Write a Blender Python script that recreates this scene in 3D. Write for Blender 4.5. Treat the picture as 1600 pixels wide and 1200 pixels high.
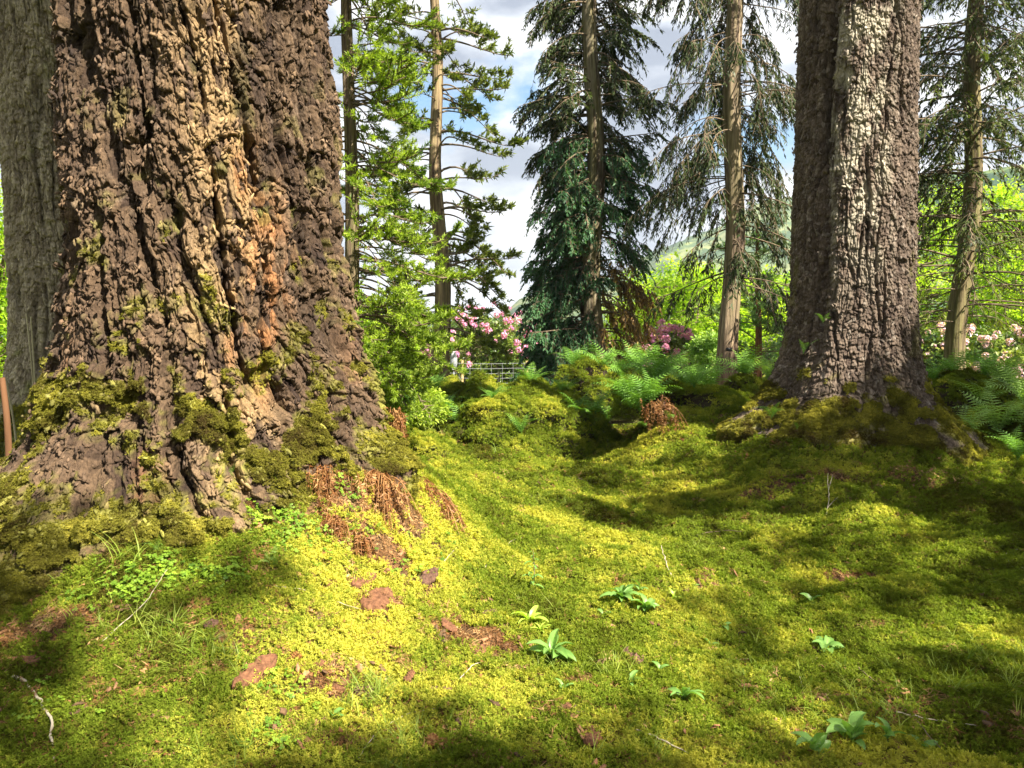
import bpy, math
import numpy as np
from math import radians as R_
for o in list(bpy.data.objects): bpy.data.objects.remove(o)
SC = bpy.context.scene
COL = SC.collection
rng = np.random.default_rng(7)

# ------------------------------------------------------------------ camera, sky, sun, exposure
CAMZ = 1.5; PITCH = math.atan(80/1200); FPX = 1200.0
cd = bpy.data.cameras.new("camera"); cam = bpy.data.objects.new("camera", cd); COL.objects.link(cam)
cam.location = (0, 0, CAMZ); cam.rotation_euler = (math.pi/2 - PITCH, 0, 0)
cd.sensor_width = 36; cd.lens = 27; cd.clip_start = 0.05; cd.clip_end = 9000
SC.camera = cam
SUN_EL = R_(46); SUN_AZ = R_(46)       # azimuth from the camera's back (-Y) towards its right (+X)
SUN = np.array([math.sin(SUN_AZ)*math.cos(SUN_EL), -math.cos(SUN_AZ)*math.cos(SUN_EL), math.sin(SUN_EL)])
ld = bpy.data.lights.new("sun", 'SUN'); ld.energy = 5.0; ld.angle = R_(0.5); ld.color = (1, .93, .80)
sun = bpy.data.objects.new("sun", ld); COL.objects.link(sun)
from mathutils import Vector
sun.rotation_euler = Vector(SUN).to_track_quat('Z', 'Y').to_euler()
SC.view_settings.view_transform = 'Standard'; SC.view_settings.look = 'None'
SC.view_settings.exposure = 2.0; SC.view_settings.gamma = 1; SC.view_settings.use_curve_mapping = False
SC.cycles.max_bounces = 6; SC.cycles.diffuse_bounces = 4; SC.cycles.transmission_bounces = 4
SC.cycles.glossy_bounces = 2; SC.cycles.transparent_max_bounces = 8; SC.cycles.caustics_reflective = False
W = bpy.data.worlds.new("World"); SC.world = W; W.use_nodes = True
def world():
    nt = W.node_tree; n = nt.nodes; L = nt.links; n.clear()
    out = n.new('ShaderNodeOutputWorld'); bg = n.new('ShaderNodeBackground'); bg.inputs[1].default_value = .082
    sky = n.new('ShaderNodeTexSky'); sky.sky_type = 'NISHITA'; sky.sun_disc = False
    sky.sun_elevation = SUN_EL; sky.sun_rotation = math.pi - SUN_AZ; sky.air_density = 1.3; sky.ozone_density = 2.0
    tc = n.new('ShaderNodeTexCoord')
    mp = n.new('ShaderNodeMapping'); mp.inputs['Scale'].default_value = (1, 1, 1.7); mp.inputs['Location'].default_value = (.35, .1, .4)
    L.new(tc.outputs['Generated'], mp.inputs[0])
    n1 = n.new('ShaderNodeTexNoise'); n1.inputs['Scale'].default_value = 3.2; n1.inputs['Detail'].default_value = 9; n1.inputs['Roughness'].default_value = .56
    n2 = n.new('ShaderNodeTexNoise'); n2.inputs['Scale'].default_value = 5.5; n2.inputs['Detail'].default_value = 7
    L.new(mp.outputs[0], n1.inputs[0]); 
    mp2 = n.new('ShaderNodeMapping'); mp2.inputs['Scale'].default_value = (1, 1, 2.4); mp2.inputs['Location'].default_value = (3.1, 7.1, .6)
    L.new(tc.outputs['Generated'], mp2.inputs[0]); L.new(mp2.outputs[0], n2.inputs[0])
    r1 = n.new('ShaderNodeValToRGB'); r1.color_ramp.elements[0].position = .33; r1.color_ramp.elements[1].position = .41
    L.new(n1.outputs[0], r1.inputs[0])
    r2 = n.new('ShaderNodeValToRGB'); e = r2.color_ramp.elements
    e[0].position = .42; e[0].color = (1.3, 1.5, 1.9, 1); e[1].position = .58; e[1].color = (4.0, 4.0, 4.05, 1)
    m = e.new(.49); m.color = (2.3, 2.5, 2.85, 1)
    L.new(n2.outputs[0], r2.inputs[0])
    mx = n.new('ShaderNodeMix'); mx.data_type = 'RGBA'
    hs = n.new('ShaderNodeHueSaturation'); hs.inputs['Saturation'].default_value = 1.35; hs.inputs['Value'].default_value = .62; L.new(sky.outputs[0], hs.inputs['Color'])
    L.new(r1.outputs[0], mx.inputs['Factor']); L.new(hs.outputs[0], mx.inputs['A']); L.new(r2.outputs[0], mx.inputs['B'])
    L.new(mx.outputs['Result'], bg.inputs[0]); L.new(bg.outputs[0], out.inputs[0])
world()

# ------------------------------------------------------------------ pixel <-> place helpers (1600x1200 photo pixels)
def ray(px, py):
    a = (px-800)/FPX; b = (600-py)/FPX; c, s = math.cos(PITCH), math.sin(PITCH)
    return np.array([a, c + b*s, -s + b*c])
def at(px, py, Y):
    d = ray(px, py); return np.array([0, 0, CAMZ]) + d*(Y/d[1])

# ------------------------------------------------------------------ numpy noise
_rt = np.random.default_rng(11)
_perm = _rt.permutation(65536).astype(np.int64)
def _h(ix, iy, iz, s=0):
    a = _perm[(ix + 131*s) & 65535]; a = _perm[(a + iy) & 65535]; a = _perm[(a + iz + 977*s) & 65535]
    return a
_grad = _rt.normal(size=(256, 3)); _grad /= np.linalg.norm(_grad, axis=1)[:, None]
def pn(x, y, z=0.0, s=0):
    x, y, z = np.broadcast_arrays(np.asarray(x, float), np.asarray(y, float), np.asarray(z, float))
    ix, iy, iz = np.floor(x).astype(np.int64), np.floor(y).astype(np.int64), np.floor(z).astype(np.int64)
    fx, fy, fz = x-ix, y-iy, z-iz
    u, v, w = [f*f*f*(f*(f*6-15)+10) for f in (fx, fy, fz)]
    r = 0
    for a in (0, 1):
        wa = u if a else 1-u
        for b in (0, 1):
            wb = v if b else 1-v
            for c in (0, 1):
                wc = w if c else 1-w
                g = _grad[_h(ix+a, iy+b, iz+c, s) & 255]
                r = r + wa*wb*wc*(g[..., 0]*(fx-a) + g[..., 1]*(fy-b) + g[..., 2]*(fz-c))
    return r*1.6
def fbm(x, y, z=0.0, o=4, s=0, g=.5):
    r = 0; a = 1; f = 1
    for k in range(o):
        r = r + a*pn(np.asarray(x)*f, np.asarray(y)*f, np.asarray(z)*f, s+k); a *= g; f *= 2.03
    return r
def vor(u, v, s=0):
    iu, iv = np.floor(u).astype(np.int64), np.floor(v).astype(np.int64)
    f1 = np.full(u.shape, 9.); f2 = np.full(u.shape, 9.); r1 = np.zeros(u.shape); du = np.zeros(u.shape); dv = np.zeros(u.shape)
    for a in (-1, 0, 1):
        for b in (-1, 0, 1):
            h = _h(iu+a, iv+b, 0, s)
            cx = iu+a+.5+.85*((h & 255)/255.-.5); cy = iv+b+.5+.85*(((h >> 8) & 255)/255.-.5)
            ddx, ddy = u-cx, v-cy; d = np.sqrt(ddx*ddx+ddy*ddy)
            m = d < f1
            f2 = np.where(m, f1, np.minimum(f2, d)); f1 = np.where(m, d, f1)
            hr = (_h(iu+a, iv+b, 3, s+5) & 1023)/1023.
            r1 = np.where(m, hr, r1); du = np.where(m, ddx, du); dv = np.where(m, ddy, dv)
    return f1, f2, r1, du, dv
def sst(a, b, x):
    t = np.clip((x-a)/(b-a), 0, 1); return t*t*(3-2*t)
def unit(v): return v/np.maximum(np.linalg.norm(v, axis=-1, keepdims=True), 1e-9)

# ------------------------------------------------------------------ objects
def link(o, parent=None):
    COL.objects.link(o)
    if parent is not None: o.parent = parent
    return o
def npmesh(name, V, F, mat=None, parent=None, smooth=True, attrs=None, obj=True):
    V = np.asarray(V, np.float32).reshape(-1, 3); me = bpy.data.meshes.new(name)
    groups = F if isinstance(F, list) else [F]
    groups = [np.asarray(g, np.int32) for g in groups if len(g)]
    me.vertices.add(len(V)); me.vertices.foreach_set('co', V.ravel())
    nl = sum(g.size for g in groups); npoly = sum(len(g) for g in groups)
    me.loops.add(nl); me.polygons.add(npoly)
    me.loops.foreach_set('vertex_index', np.concatenate([g.ravel() for g in groups]))
    tot = np.concatenate([np.full(len(g), g.shape[1], np.int32) for g in groups])
    st = np.concatenate([[0], np.cumsum(tot)[:-1]]).astype(np.int32)
    me.polygons.foreach_set('loop_start', st)
    me.update(calc_edges=True)
    if smooth: me.polygons.foreach_set('use_smooth', np.ones(npoly, bool))
    for k, a in (attrs or {}).items():
        a = np.asarray(a, np.float32)
        if a.ndim == 1: at_ = me.attributes.new(k, 'FLOAT', 'POINT'); at_.data.foreach_set('value', a)
        elif a.shape[1] == 4: at_ = me.attributes.new(k, 'FLOAT_COLOR', 'POINT'); at_.data.foreach_set('color', a.ravel())
        else: at_ = me.attributes.new(k, 'FLOAT_VECTOR', 'POINT'); at_.data.foreach_set('vector', a.ravel())
    if mat: me.materials.append(mat)
    if not obj: return me
    return link(bpy.data.objects.new(name, me), parent)
def tag(o, label=None, cat=None, group=None, kind=None):
    if label: o['label'] = label
    if cat: o['category'] = cat
    if group: o['group'] = group
    if kind: o['kind'] = kind
    return o
def empty(name, loc, label=None, cat=None, group=None, rz=0):
    o = bpy.data.objects.new(name, None); COL.objects.link(o); o.location = [float(c) for c in loc]; o.rotation_euler = (0, 0, rz)
    o.empty_display_size = .1
    return tag(o, label, cat, group)
class Geo:
    """collects verts / quads / tris with a per-vertex tint, relative to an origin"""
    def __init__(s, org=(0, 0, 0)): s.V = []; s.Q = []; s.T = []; s.A = []; s.n = 0; s.org = np.asarray(org, float)
    def add(s, V, Q=None, T=None, tint=.5):
        V = np.asarray(V, float).reshape(-1, 3)
        if Q is not None and len(Q): s.Q.append(np.asarray(Q)+s.n)
        if T is not None and len(T): s.T.append(np.asarray(T)+s.n)
        s.V.append(V); s.A.append(np.broadcast_to(np.asarray(tint, float), (len(V),)) if np.ndim(tint) else np.full(len(V), tint)); s.n += len(V)
    def leaves(s, P, D, N, L, w, tint=.5, bend=0.0, mid=.45):
        """diamond leaves: base P, direction D, approx normal N, length L, width w"""
        P = np.atleast_2d(P); n = len(P); D = unit(np.atleast_2d(D)); N = np.broadcast_to(N, D.shape)
        S = unit(np.cross(D, N)); L = np.broadcast_to(L, (n,))[:, None]; w = np.broadcast_to(w, (n,))[:, None]
        U = unit(np.cross(S, D))
        V = np.stack([P, P+D*L*mid+S*w*.5+U*L*bend*.5, P+D*L-U*L*bend, P+D*L*mid-S*w*.5+U*L*bend*.5], 1).reshape(-1, 3)
        q = np.arange(n)[:, None]*4+np.array([[0, 1, 2, 3]])
        t = np.repeat(np.broadcast_to(tint, (n,)), 4)
        s.add(V, Q=q, tint=t)
    def tube(s, P, r, k=5, tint=.5, cap=True):
        P = np.asarray(P, float); m = len(P); r = np.broadcast_to(r, (m,))
        T = unit(np.gradient(P, axis=0)); ref = np.array([0, 0, 1.]) if abs(T[0, 2]) < .9 else np.array([1., 0, 0])
        A = unit(np.cross(T, ref)); B = np.cross(T, A)
        an = np.arange(k)/k*2*np.pi
        V = P[:, None]+r[:, None, None]*(A[:, None]*np.cos(an)[None, :, None]+B[:, None]*np.sin(an)[None, :, None])
        i = np.arange(m-1)[:, None]*k; j = np.arange(k)[None]
        Q = np.stack([i+j, i+(j+1) % k, i+k+(j+1) % k, i+k+j], -1).reshape(-1, 4)
        s.add(V.reshape(-1, 3), Q=Q, tint=tint)
        if cap and k >= 3:
            c0 = len(V.reshape(-1, 3))
            for base, c in ((0, P[0]), ((m-1)*k, P[-1])):
                vv = np.vstack([V.reshape(-1, 3)[base:base+k], c]); s.add(vv, T=[[a, (a+1) % k, k] for a in range(k)], tint=tint)
    def build(s, name, mat, parent=None, smooth=True, obj=True):
        V = np.concatenate(s.V)-s.org; F = []
        if s.Q: F.append(np.concatenate(s.Q))
        if s.T: F.append(np.concatenate(s.T))
        return npmesh(name, V, F, mat, parent, smooth, {'tint': np.concatenate(s.A)}, obj)

# ------------------------------------------------------------------ materials
class NT:
    def __init__(s, name):
        s.m = bpy.data.materials.new(name); s.m.use_nodes = True; s.t = s.m.node_tree; s.n = s.t.nodes; s.n.clear()
        s.out = s.n.new('ShaderNodeOutputMaterial')
    def new(s, t, **k):
        x = s.n.new(t)
        for a, b in k.items(): setattr(x, a, b)
        return x
    def L(s, a, b): s.t.links.new(a, b)
    def noise(s, scale, detail=4, rough=.5, vec=None, dim='3D'):
        x = s.new('ShaderNodeTexNoise'); x.inputs['Scale'].default_value = scale; x.inputs['Detail'].default_value = detail; x.inputs['Roughness'].default_value = rough
        if vec is not None: s.L(vec, x.inputs['Vector'])
        return x.outputs[0]
    def ramp(s, fac, stops):
        x = s.new('ShaderNodeValToRGB'); e = x.color_ramp.elements
        e[0].position, e[0].color = stops[0][0], (*stops[0][1], 1); e[1].position, e[1].color = stops[-1][0], (*stops[-1][1], 1)
        for p, c in stops[1:-1]: k = e.new(p); k.color = (*c, 1)
        s.L(fac, x.inputs[0]); return x.outputs[0]
    def mix(s, f, a, b, bt='MIX'):
        x = s.new('ShaderNodeMix', data_type='RGBA', blend_type=bt)
        for v, k in ((f, 'Factor'), (a, 'A'), (b, 'B')):
            if isinstance(v, (int, float)): x.inputs[k].default_value = v
            elif isinstance(v, tuple): x.inputs[k].default_value = (*v, 1)
            else: s.L(v, x.inputs[k])
        return x.outputs['Result']
    def math(s, op, a, b=None):
        x = s.new('ShaderNodeMath', operation=op)
        for i, v in enumerate((a, b)):
            if v is None: continue
            if isinstance(v, (int, float)): x.inputs[i].default_value = v
            else: s.L(v, x.inputs[i])
        return x.outputs[0]
    def attr(s, name, ty='GEOMETRY'):
        x = s.new('ShaderNodeAttribute', attribute_type=ty); x.attribute_name = name; return x
    def pos(s): return s.new('ShaderNodeNewGeometry').outputs['Position']
    def bump(s, h, strength=.5, dist=.01):
        x = s.new('ShaderNodeBump'); x.inputs['Strength'].default_value = strength; x.inputs['Distance'].default_value = dist; s.L(h, x.inputs['Height']); return x.outputs[0]
def leaf_mat(name, c0, c1, trans=.45, cmid=None, inst=False, rough=.5, spec=.25, patch=0.0):
    m = NT(name); a = m.attr('tint', 'INSTANCER' if inst else 'GEOMETRY').outputs['Fac']
    if patch:
        nz = m.noise(patch, 2, .5, m.pos()); a = m.math('ADD', a, m.math('MULTIPLY', m.math('SUBTRACT', nz, .5), .9))
    st = [(0, c0), (.5, cmid), (1, c1)] if cmid else [(0, c0), (1, c1)]
    c = m.ramp(a, st)
    d = m.new('ShaderNodeBsdfPrincipled'); m.L(c, d.inputs['Base Color']); d.inputs['Roughness'].default_value = rough
    d.inputs['Specular IOR Level'].default_value = spec
    t = m.new('ShaderNodeBsdfTranslucent'); tc = m.mix(.55, c, (1.0, 1.0, .25), 'MULTIPLY'); tb = m.mix(1.0, tc, (1.5, 1.6, .9), 'MULTIPLY'); m.L(tb, t.inputs[0])
    x = m.new('ShaderNodeMixShader'); x.inputs[0].default_value = trans
    m.L(d.outputs[0], x.inputs[1]); m.L(t.outputs[0], x.inputs[2]); m.L(x.outputs[0], m.out.inputs[0])
    return m.m
def solid(name, c, c2=None, scale=20, rough=.85, bump=.4, stretch=(1, 1, 1), spec=.3, dist=.01):
    m = NT(name); tc = m.new('ShaderNodeTexCoord'); mp = m.new('ShaderNodeMapping'); mp.inputs['Scale'].default_value = stretch
    m.L(tc.outputs['Object'], mp.inputs[0]); nz = m.noise(scale, 6, .6, mp.outputs[0])
    col = m.ramp(nz, [(.3, c), (.7, c2 or tuple(v*1.5 for v in c))])
    d = m.new('ShaderNodeBsdfPrincipled'); m.L(col, d.inputs['Base Color']); d.inputs['Roughness'].default_value = rough
    d.inputs['Specular IOR Level'].default_value = spec
    if bump: m.L(m.bump(nz, bump, dist), d.inputs['Normal'])
    m.L(d.outputs[0], m.out.inputs[0]); return m.m
def vcol_mat(name, scale=60, amt=.5, bump=.6, dist=.006, stretch=(1, 1, .5)):
    m = NT(name); c = m.attr('Col').outputs['Color']; tc = m.new('ShaderNodeTexCoord'); mp = m.new('ShaderNodeMapping'); mp.inputs['Scale'].default_value = stretch
    m.L(tc.outputs['Object'], mp.inputs[0]); nz = m.noise(scale, 8, .65, mp.outputs[0])
    f = m.ramp(nz, [(.25, (1-amt,)*3), (.5, (1, 1, 1)), (.75, (1+amt,)*3)])
    col = m.mix(1.0, c, f, 'MULTIPLY')
    d = m.new('ShaderNodeBsdfPrincipled'); m.L(col, d.inputs['Base Color']); d.inputs['Roughness'].default_value = .9; d.inputs['Specular IOR Level'].default_value = .2
    m.L(m.bump(nz, bump, dist), d.inputs['Normal']); m.L(d.outputs[0], m.out.inputs[0]); return m.m

M = {}
M['moss'] = leaf_mat('moss', (.075, .065, .010), (.52, .48, .07), .35, (.16, .22, .018), inst=True, rough=.8, spec=.1)
M['trunk_moss'] = leaf_mat('trunk_moss', (.07, .05, .015), (.48, .42, .07), .3, (.19, .18, .025), inst=True, rough=.8, spec=.1)
M['needle'] = leaf_mat('dead needles', (.07, .032, .012), (.42, .27, .12), .1, (.20, .095, .035), inst=True, spec=.1)
M['sorrel'] = leaf_mat('sorrel', (.07, .15, .015), (.30, .44, .04), .4, inst=True)
M['grass'] = leaf_mat('grass', (.10, .17, .02), (.36, .42, .07), .4, inst=True)
M['fern'] = leaf_mat('fern', (.03, .12, .018), (.26, .46, .07), .3, patch=3.0)
M['paleFern'] = leaf_mat('pale fern', (.07, .18, .03), (.40, .56, .14), .35, patch=3.0)
M['dead'] = leaf_mat('dead fern', (.08, .032, .010), (.42, .25, .10), .15, (.22, .09, .028))
M['foxglove'] = leaf_mat('foxglove leaf', (.05, .15, .025), (.24, .40, .09), .35, rough=.4, spec=.4, patch=6)
M['foxyellow'] = leaf_mat('yellow green leaf', (.25, .42, .04), (.50, .62, .10), .4, rough=.35, spec=.5)
M['seq'] = leaf_mat('sequoia foliage', (.05, .11, .012), (.36, .46, .06), .4, patch=.9)
M['olive'] = leaf_mat('olive foliage', (.05, .08, .012), (.22, .25, .05), .35, patch=.9)
M['blue'] = leaf_mat('blue green foliage', (.016, .05, .026), (.075, .17, .065), .3, patch=.8)
M['dark'] = leaf_mat('dark conifer foliage', (.016, .028, .010), (.07, .10, .03), .25, patch=.8)
M['darkol'] = leaf_mat('dark olive conifer foliage', (.02, .04, .012), (.12, .15, .035), .3, patch=.8)
M['brownf'] = leaf_mat('dry brown foliage', (.12, .06, .02), (.42, .27, .09), .3, patch=2)
M['lime'] = leaf_mat('lime leaves', (.12, .24, .015), (.48, .58, .06), .5, (.30, .44, .03), patch=.7)
M['pine'] = leaf_mat('young pine needles', (.07, .16, .06), (.26, .38, .15), .35, patch=1.5)
M['rhodo'] = leaf_mat('rhododendron leaves', (.03, .08, .015), (.28, .33, .06), .25, (.12, .18, .03), rough=.3, spec=.6)
M['pink'] = leaf_mat('pink petals', (.45, .13, .34), (.85, .52, .74), .35, (.68, .30, .56))
M['pinkpale'] = leaf_mat('pale pink petals', (.55, .30, .50), (.90, .70, .84), .35)
M['twig'] = solid('twig', (.08, .055, .035), (.20, .15, .09), 30)
M['palestick'] = solid('pale stick', (.28, .22, .14), (.50, .43, .32), 40)
M['bark'] = vcol_mat('thick bark', 85, .7, 1.0, .012, (1, 1, .45))
M['bark2'] = vcol_mat('furrowed bark', 70, .7, 1.0, .014, (1, 1, .22))
M['barkfar'] = vcol_mat('stringy bark', 30, .6, .9, .02, (1, 1, .08))
M['chip'] = solid('bark piece', (.06, .024, .010), (.21, .095, .045), 55, bump=.9, dist=.006)
M['chipdark'] = solid('dark bark piece', (.04, .02, .012), (.16, .085, .055), 55, bump=.9, dist=.006)
M['post'] = solid('pale fence timber', (.35, .25, .10), (.55, .42, .2), 30, stretch=(1, 1, .1))
M['wire'] = solid('galvanised wire', (.18, .19, .19), (.3, .31, .32), 30, rough=.4, bump=0)
M['stake'] = solid('orange brown stake timber', (.09, .042, .018), (.19, .09, .04), 25, stretch=(1, 1, .1))
M['cane'] = solid('bamboo cane', (.30, .26, .15), (.45, .40, .26), 25, stretch=(1, 1, .1))
M['black'] = solid('black plastic', (.008, .008, .009), (.02, .02, .02), 20, rough=.4, bump=0)
M['silver'] = solid('pale metal', (.5, .52, .54), (.65, .68, .7), 10, rough=.3, bump=0)

# ------------------------------------------------------------------ ground height
_cp = []
for px, py, Y in [(0,1200,2.4),(0,1000,3.0),(0,950,3.25),(-150,1000,2.9),(20,780,7.0),(0,720,9.0),(-120,850,5.5),
    (150,1000,2.95),(150,930,3.15),(300,1200,2.45),(300,1000,3.0),(300,900,3.3),(300,830,3.55),(300,770,3.8),
    (450,760,3.85),(500,1200,2.5),(500,1000,3.15),(500,900,3.55),(500,830,3.8),(500,750,4.0),(520,705,4.3),(600,1000,3.3),(610,900,3.75),(600,740,4.25),(610,705,4.75),
    (660,900,3.95),(655,830,4.2),(650,765,4.5),(645,722,4.85),(720,950,3.7),(720,880,4.15),(715,820,4.6),(712,775,5.0),
    (800,1200,2.5),(800,1000,3.5),(800,900,4.3),(800,850,4.8),(800,822,5.2),(820,800,6.2),(800,745,8.0),(800,705,10.0),
    (700,745,7.6),(690,710,9.5),(900,800,6.3),(880,860,4.9),
    (1000,1200,2.55),(1000,1000,3.6),(1000,900,4.5),(980,850,5.3),(1000,825,6.1),(1000,740,8.3),(980,705,9.8),(1080,870,5.1),(1100,820,6.1),(1120,760,7.3),(1100,700,8.4),
    (1200,1200,2.6),(1200,1000,3.8),(1200,900,4.8),(1200,820,6.0),(1200,785,6.6),(1230,740,7.0),(1210,700,7.6),
    (1400,1200,2.6),(1400,1000,3.7),(1400,900,4.7),(1400,800,6.1),(1400,750,6.9),(1400,710,7.4),
    (1600,1200,2.6),(1600,1000,3.7),(1600,900,4.5),(1600,800,5.9),(1600,750,7.0),(1580,710,8.5),(1750,800,6),(1750,1000,3.8),
    (1110,632,9.7),(1160,628,10.4),(1060,640,9.6),(1030,690,9.0),(1180,650,9.2)]:
    _cp.append(at(px, py, Y))
_cp = np.array(_cp + [(-1.8,4.6,.85),(-1.8,5.6,.6),(3.7,8.4,.5),(3.7,9.6,.3),(-4.5,4,.15),(-4.5,8,.1),(-6,12,.2),(-2,8,.05),(0,13,-.25),(2.5,13,-.1),(6,12,.1),(-4,14,.2),(7,8,.1),(7,4,.1),(6,1,0),(-6,1,.1),(0,.5,0),(-3,.5,.05),(3,.5,0),(0,-3,0),(5,-3,0),(-5,-3,0),(0,17,-.2),(5,17,-.1),(-5,17,0),(-.3,11.6,-.12),(-1.3,12.6,-.2),(1.2,10.9,-.12),(9,14,.1),(-9,9,.1)])
def _tps(r2): return .5*r2*np.log(r2+1e-9)
def _solve():
    X = _cp[:, :2]; n = len(X); d = ((X[:, None]-X[None])**2).sum(-1); K = _tps(d)+np.eye(n)*.03
    P = np.c_[np.ones(n), X]; A = np.block([[K, P], [P.T, np.zeros((3, 3))]])
    return np.linalg.solve(A, np.r_[_cp[:, 2], 0, 0, 0])
_w = _solve()
def Hbase(x, y):
    x = np.asarray(x, float); y = np.asarray(y, float); sh = x.shape; x = x.ravel(); y = y.ravel()
    far = np.interp(y, [0, 12, 18, 30, 60, 300], [0, .1, -.1, -.7, -1.2, -2.0]) + .25*pn(x*.12, y*.12, 0, 40)
    o = far.copy()
    wgt = (1-sst(13, 18, y))*(1-sst(7.5, 12, np.abs(x)))*sst(-4, -.5, y)
    i = np.where(wgt > 0)[0]
    X = _cp[:, :2]
    for c in np.array_split(i, max(1, len(i)//40000)):
        if not len(c): continue
        d = (x[c, None]-X[:, 0])**2+(y[c, None]-X[:, 1])**2
        t = _tps(d)@_w[:-3]+_w[-3]+_w[-2]*x[c]+_w[-1]*y[c]
        o[c] = o[c]*(1-wgt[c])+t*wgt[c]
    return o.reshape(sh)
def H(x, y):
    x = np.asarray(x, float); y = np.asarray(y, float)
    z = Hbase(x, y)
    near = np.exp(-np.maximum(y-25, 0)/20)
    wx = x+.12*pn(x*2, y*2, 0, 61); wy = y+.12*pn(x*2, y*2, 0, 62)
    a = np.abs(pn(wx*1.3, wy*2.1, 0, 20)); b = np.abs(pn(wx*3.6, wy*5.0, 0, 21)); c = pn(x*9, y*9, 0, 22)
    big = sst(3.0, 7, y)
    z = z + near*((.075+.12*big)*(a**.7-.45) + (.046+.024*big)*(b**.7-.4) + .008*c) + near*.02*fbm(x*16, y*16, 0, 2, 24)
    # hollow in the low right corner
    q = at(1520, 1165, 2.75); z = z - .16*np.exp(-(((x-q[0])/.16)**2+((y-q[1])/.09)**2))
    return z
def G(px, py, y0=1.6):
    d = ray(px, py); Y = np.geomspace(y0, 60, 900); X = d[0]/d[1]*Y; Z = CAMZ+d[2]/d[1]*Y
    h = H(X, Y); i = np.argmax(Z < h)
    if Z[i] >= h[i]: i = len(Y)-1
    return np.array([X[i], Y[i], h[i]])
def Hn(x, y, e=.02):
    gx = (H(x+e, y)-H(x-e, y))/(2*e); gy = (H(x, y+e)-H(x, y-e))/(2*e)
    return unit(np.stack([-gx, -gy, np.ones_like(gx)], -1))

# litter patches, with dark soil put in for shaded gaps and hollows: (px, py, radius x m, radius y m)
LIT = [(745,1000,.26,.17,1),(590,945,.18,.14,.8),(700,965,.2,.1,.7),(480,735,.34,.20,1.2),(420,770,.30,.2,.9),(560,730,.25,.15,.9),(560,860,.35,.12,.8),(640,800,.16,.10,1.1),(600,790,.14,.08,1),(620,890,.25,.12,.8),(1340,905,.30,.16,.9),(1230,870,.2,.12,.6),(1090,905,.12,.2,.8),
       (730,700,.55,.25,1.1),(1250,740,.7,.22,.7),(1450,745,.6,.3,.5),(60,990,.35,.12,.9),(900,870,.25,.12,.5),(560,1080,.22,.10,.7),(1400,1110,.3,.1,.7),(180,1070,.2,.1,.4),(880,1110,.15,.08,.5),(350,990,.25,.06,.5),(480,1150,.3,.06,.5)]
LIT += [(955,692,.30,.25,1.2),(885,690,.2,.2,1.1),(690,672,.3,.25,1),(790,650,.3,.5,.9),(900,640,.4,.6,1),(1130,650,.2,.2,.6)]  # dark soil around the mound feet, painted in for shade
LITTER_SHADE_W = [(G(p, q)[:2], rx, ry, k) for p, q, rx, ry, k in LIT]
def litter(x, y):
    r = np.zeros(np.shape(x))
    wx = x+.10*pn(x*7, y*7, 0, 30)+.05*pn(x*23, y*23, 0, 33); wy = y+.10*pn(x*7, y*7, 0, 31)+.05*pn(x*23, y*23, 0, 34)
    for c, rx, ry, k in LITTER_SHADE_W:
        r = np.maximum(r, k*np.exp(-(((wx-c[0])/rx)**2+((wy-c[1])/ry)**2)**1.5*1.2))
    gap = sst(10.3, 11, y)*(1-sst(15, 16, y))*sst(-2.2, -1.4, x)*(1-sst(2.6, 3.2, x)); r = np.maximum(r, gap*(.75+.6*pn(x*1.6, y*1.6, 0, 36)))  # soil colour over the ground between mounds stands in for shaded gaps
    return np.clip(r + .35*sst(.25, .6, fbm(x*2.2, y*2.2, 0, 3, 35)), 0, 1)

def build_ground():
    def axis(lo, hi, a, b, step, far):
        mid = np.arange(a, b, step); out = [mid]
        l = a; s = step; L_ = []
        while l > lo: s *= 1.13; l -= s; L_.append(l)
        r = mid[-1]; s = step; R2 = []
        while r < hi: s *= 1.13; r += s; R2.append(r)
        return np.concatenate([np.array(L_[::-1]), mid, np.array(R2)])
    xs = axis(-4000, 4000, -3.6, 6.0, .022, 0); ys = axis(-600, 6000, 1.9, 9.5, .022, 0)
    X, Y = np.meshgrid(xs, ys); Z = H(X, Y)
    nx, ny = len(xs), len(ys); i = np.arange(nx-1)[None]+np.arange(ny-1)[:, None]*nx
    F = np.stack([i, i+1, i+nx+1, i+nx], -1).reshape(-1, 4)
    lit = litter(X, Y)
    o = npmesh('ground', np.stack([X, Y, Z], -1), F, None, attrs={'litter': lit.ravel()})
    m = NT('ground soil'); p = m.pos(); a = m.attr('litter').outputs['Fac']
    n1 = m.noise(9, 6, .6, p); n2 = m.noise(70, 5, .6, p)
    moss = m.ramp(n2, [(.3, (.05, .06, .008)), (.7, (.16, .17, .015))]); soil = m.ramp(n2, [(.3, (.035, .020, .009)), (.7, (.15, .088, .042))])
    f = m.ramp(m.math('ADD', a, m.math('MULTIPLY', m.math('SUBTRACT', n1, .5), .6)), [(.3, (0, 0, 0)), (.55, (1, 1, 1))])
    c = m.mix(f, moss, soil); d = m.new('ShaderNodeBsdfPrincipled'); m.L(c, d.inputs['Base Color']); d.inputs['Roughness'].default_value = .95; d.inputs['Specular IOR Level'].default_value = .1
    m.L(m.bump(n2, .8, .015), d.inputs['Normal']); m.L(d.outputs[0], m.out.inputs[0])
    o.data.materials.append(m.m); tag(o, kind='structure')
    return o
build_ground()

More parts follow.
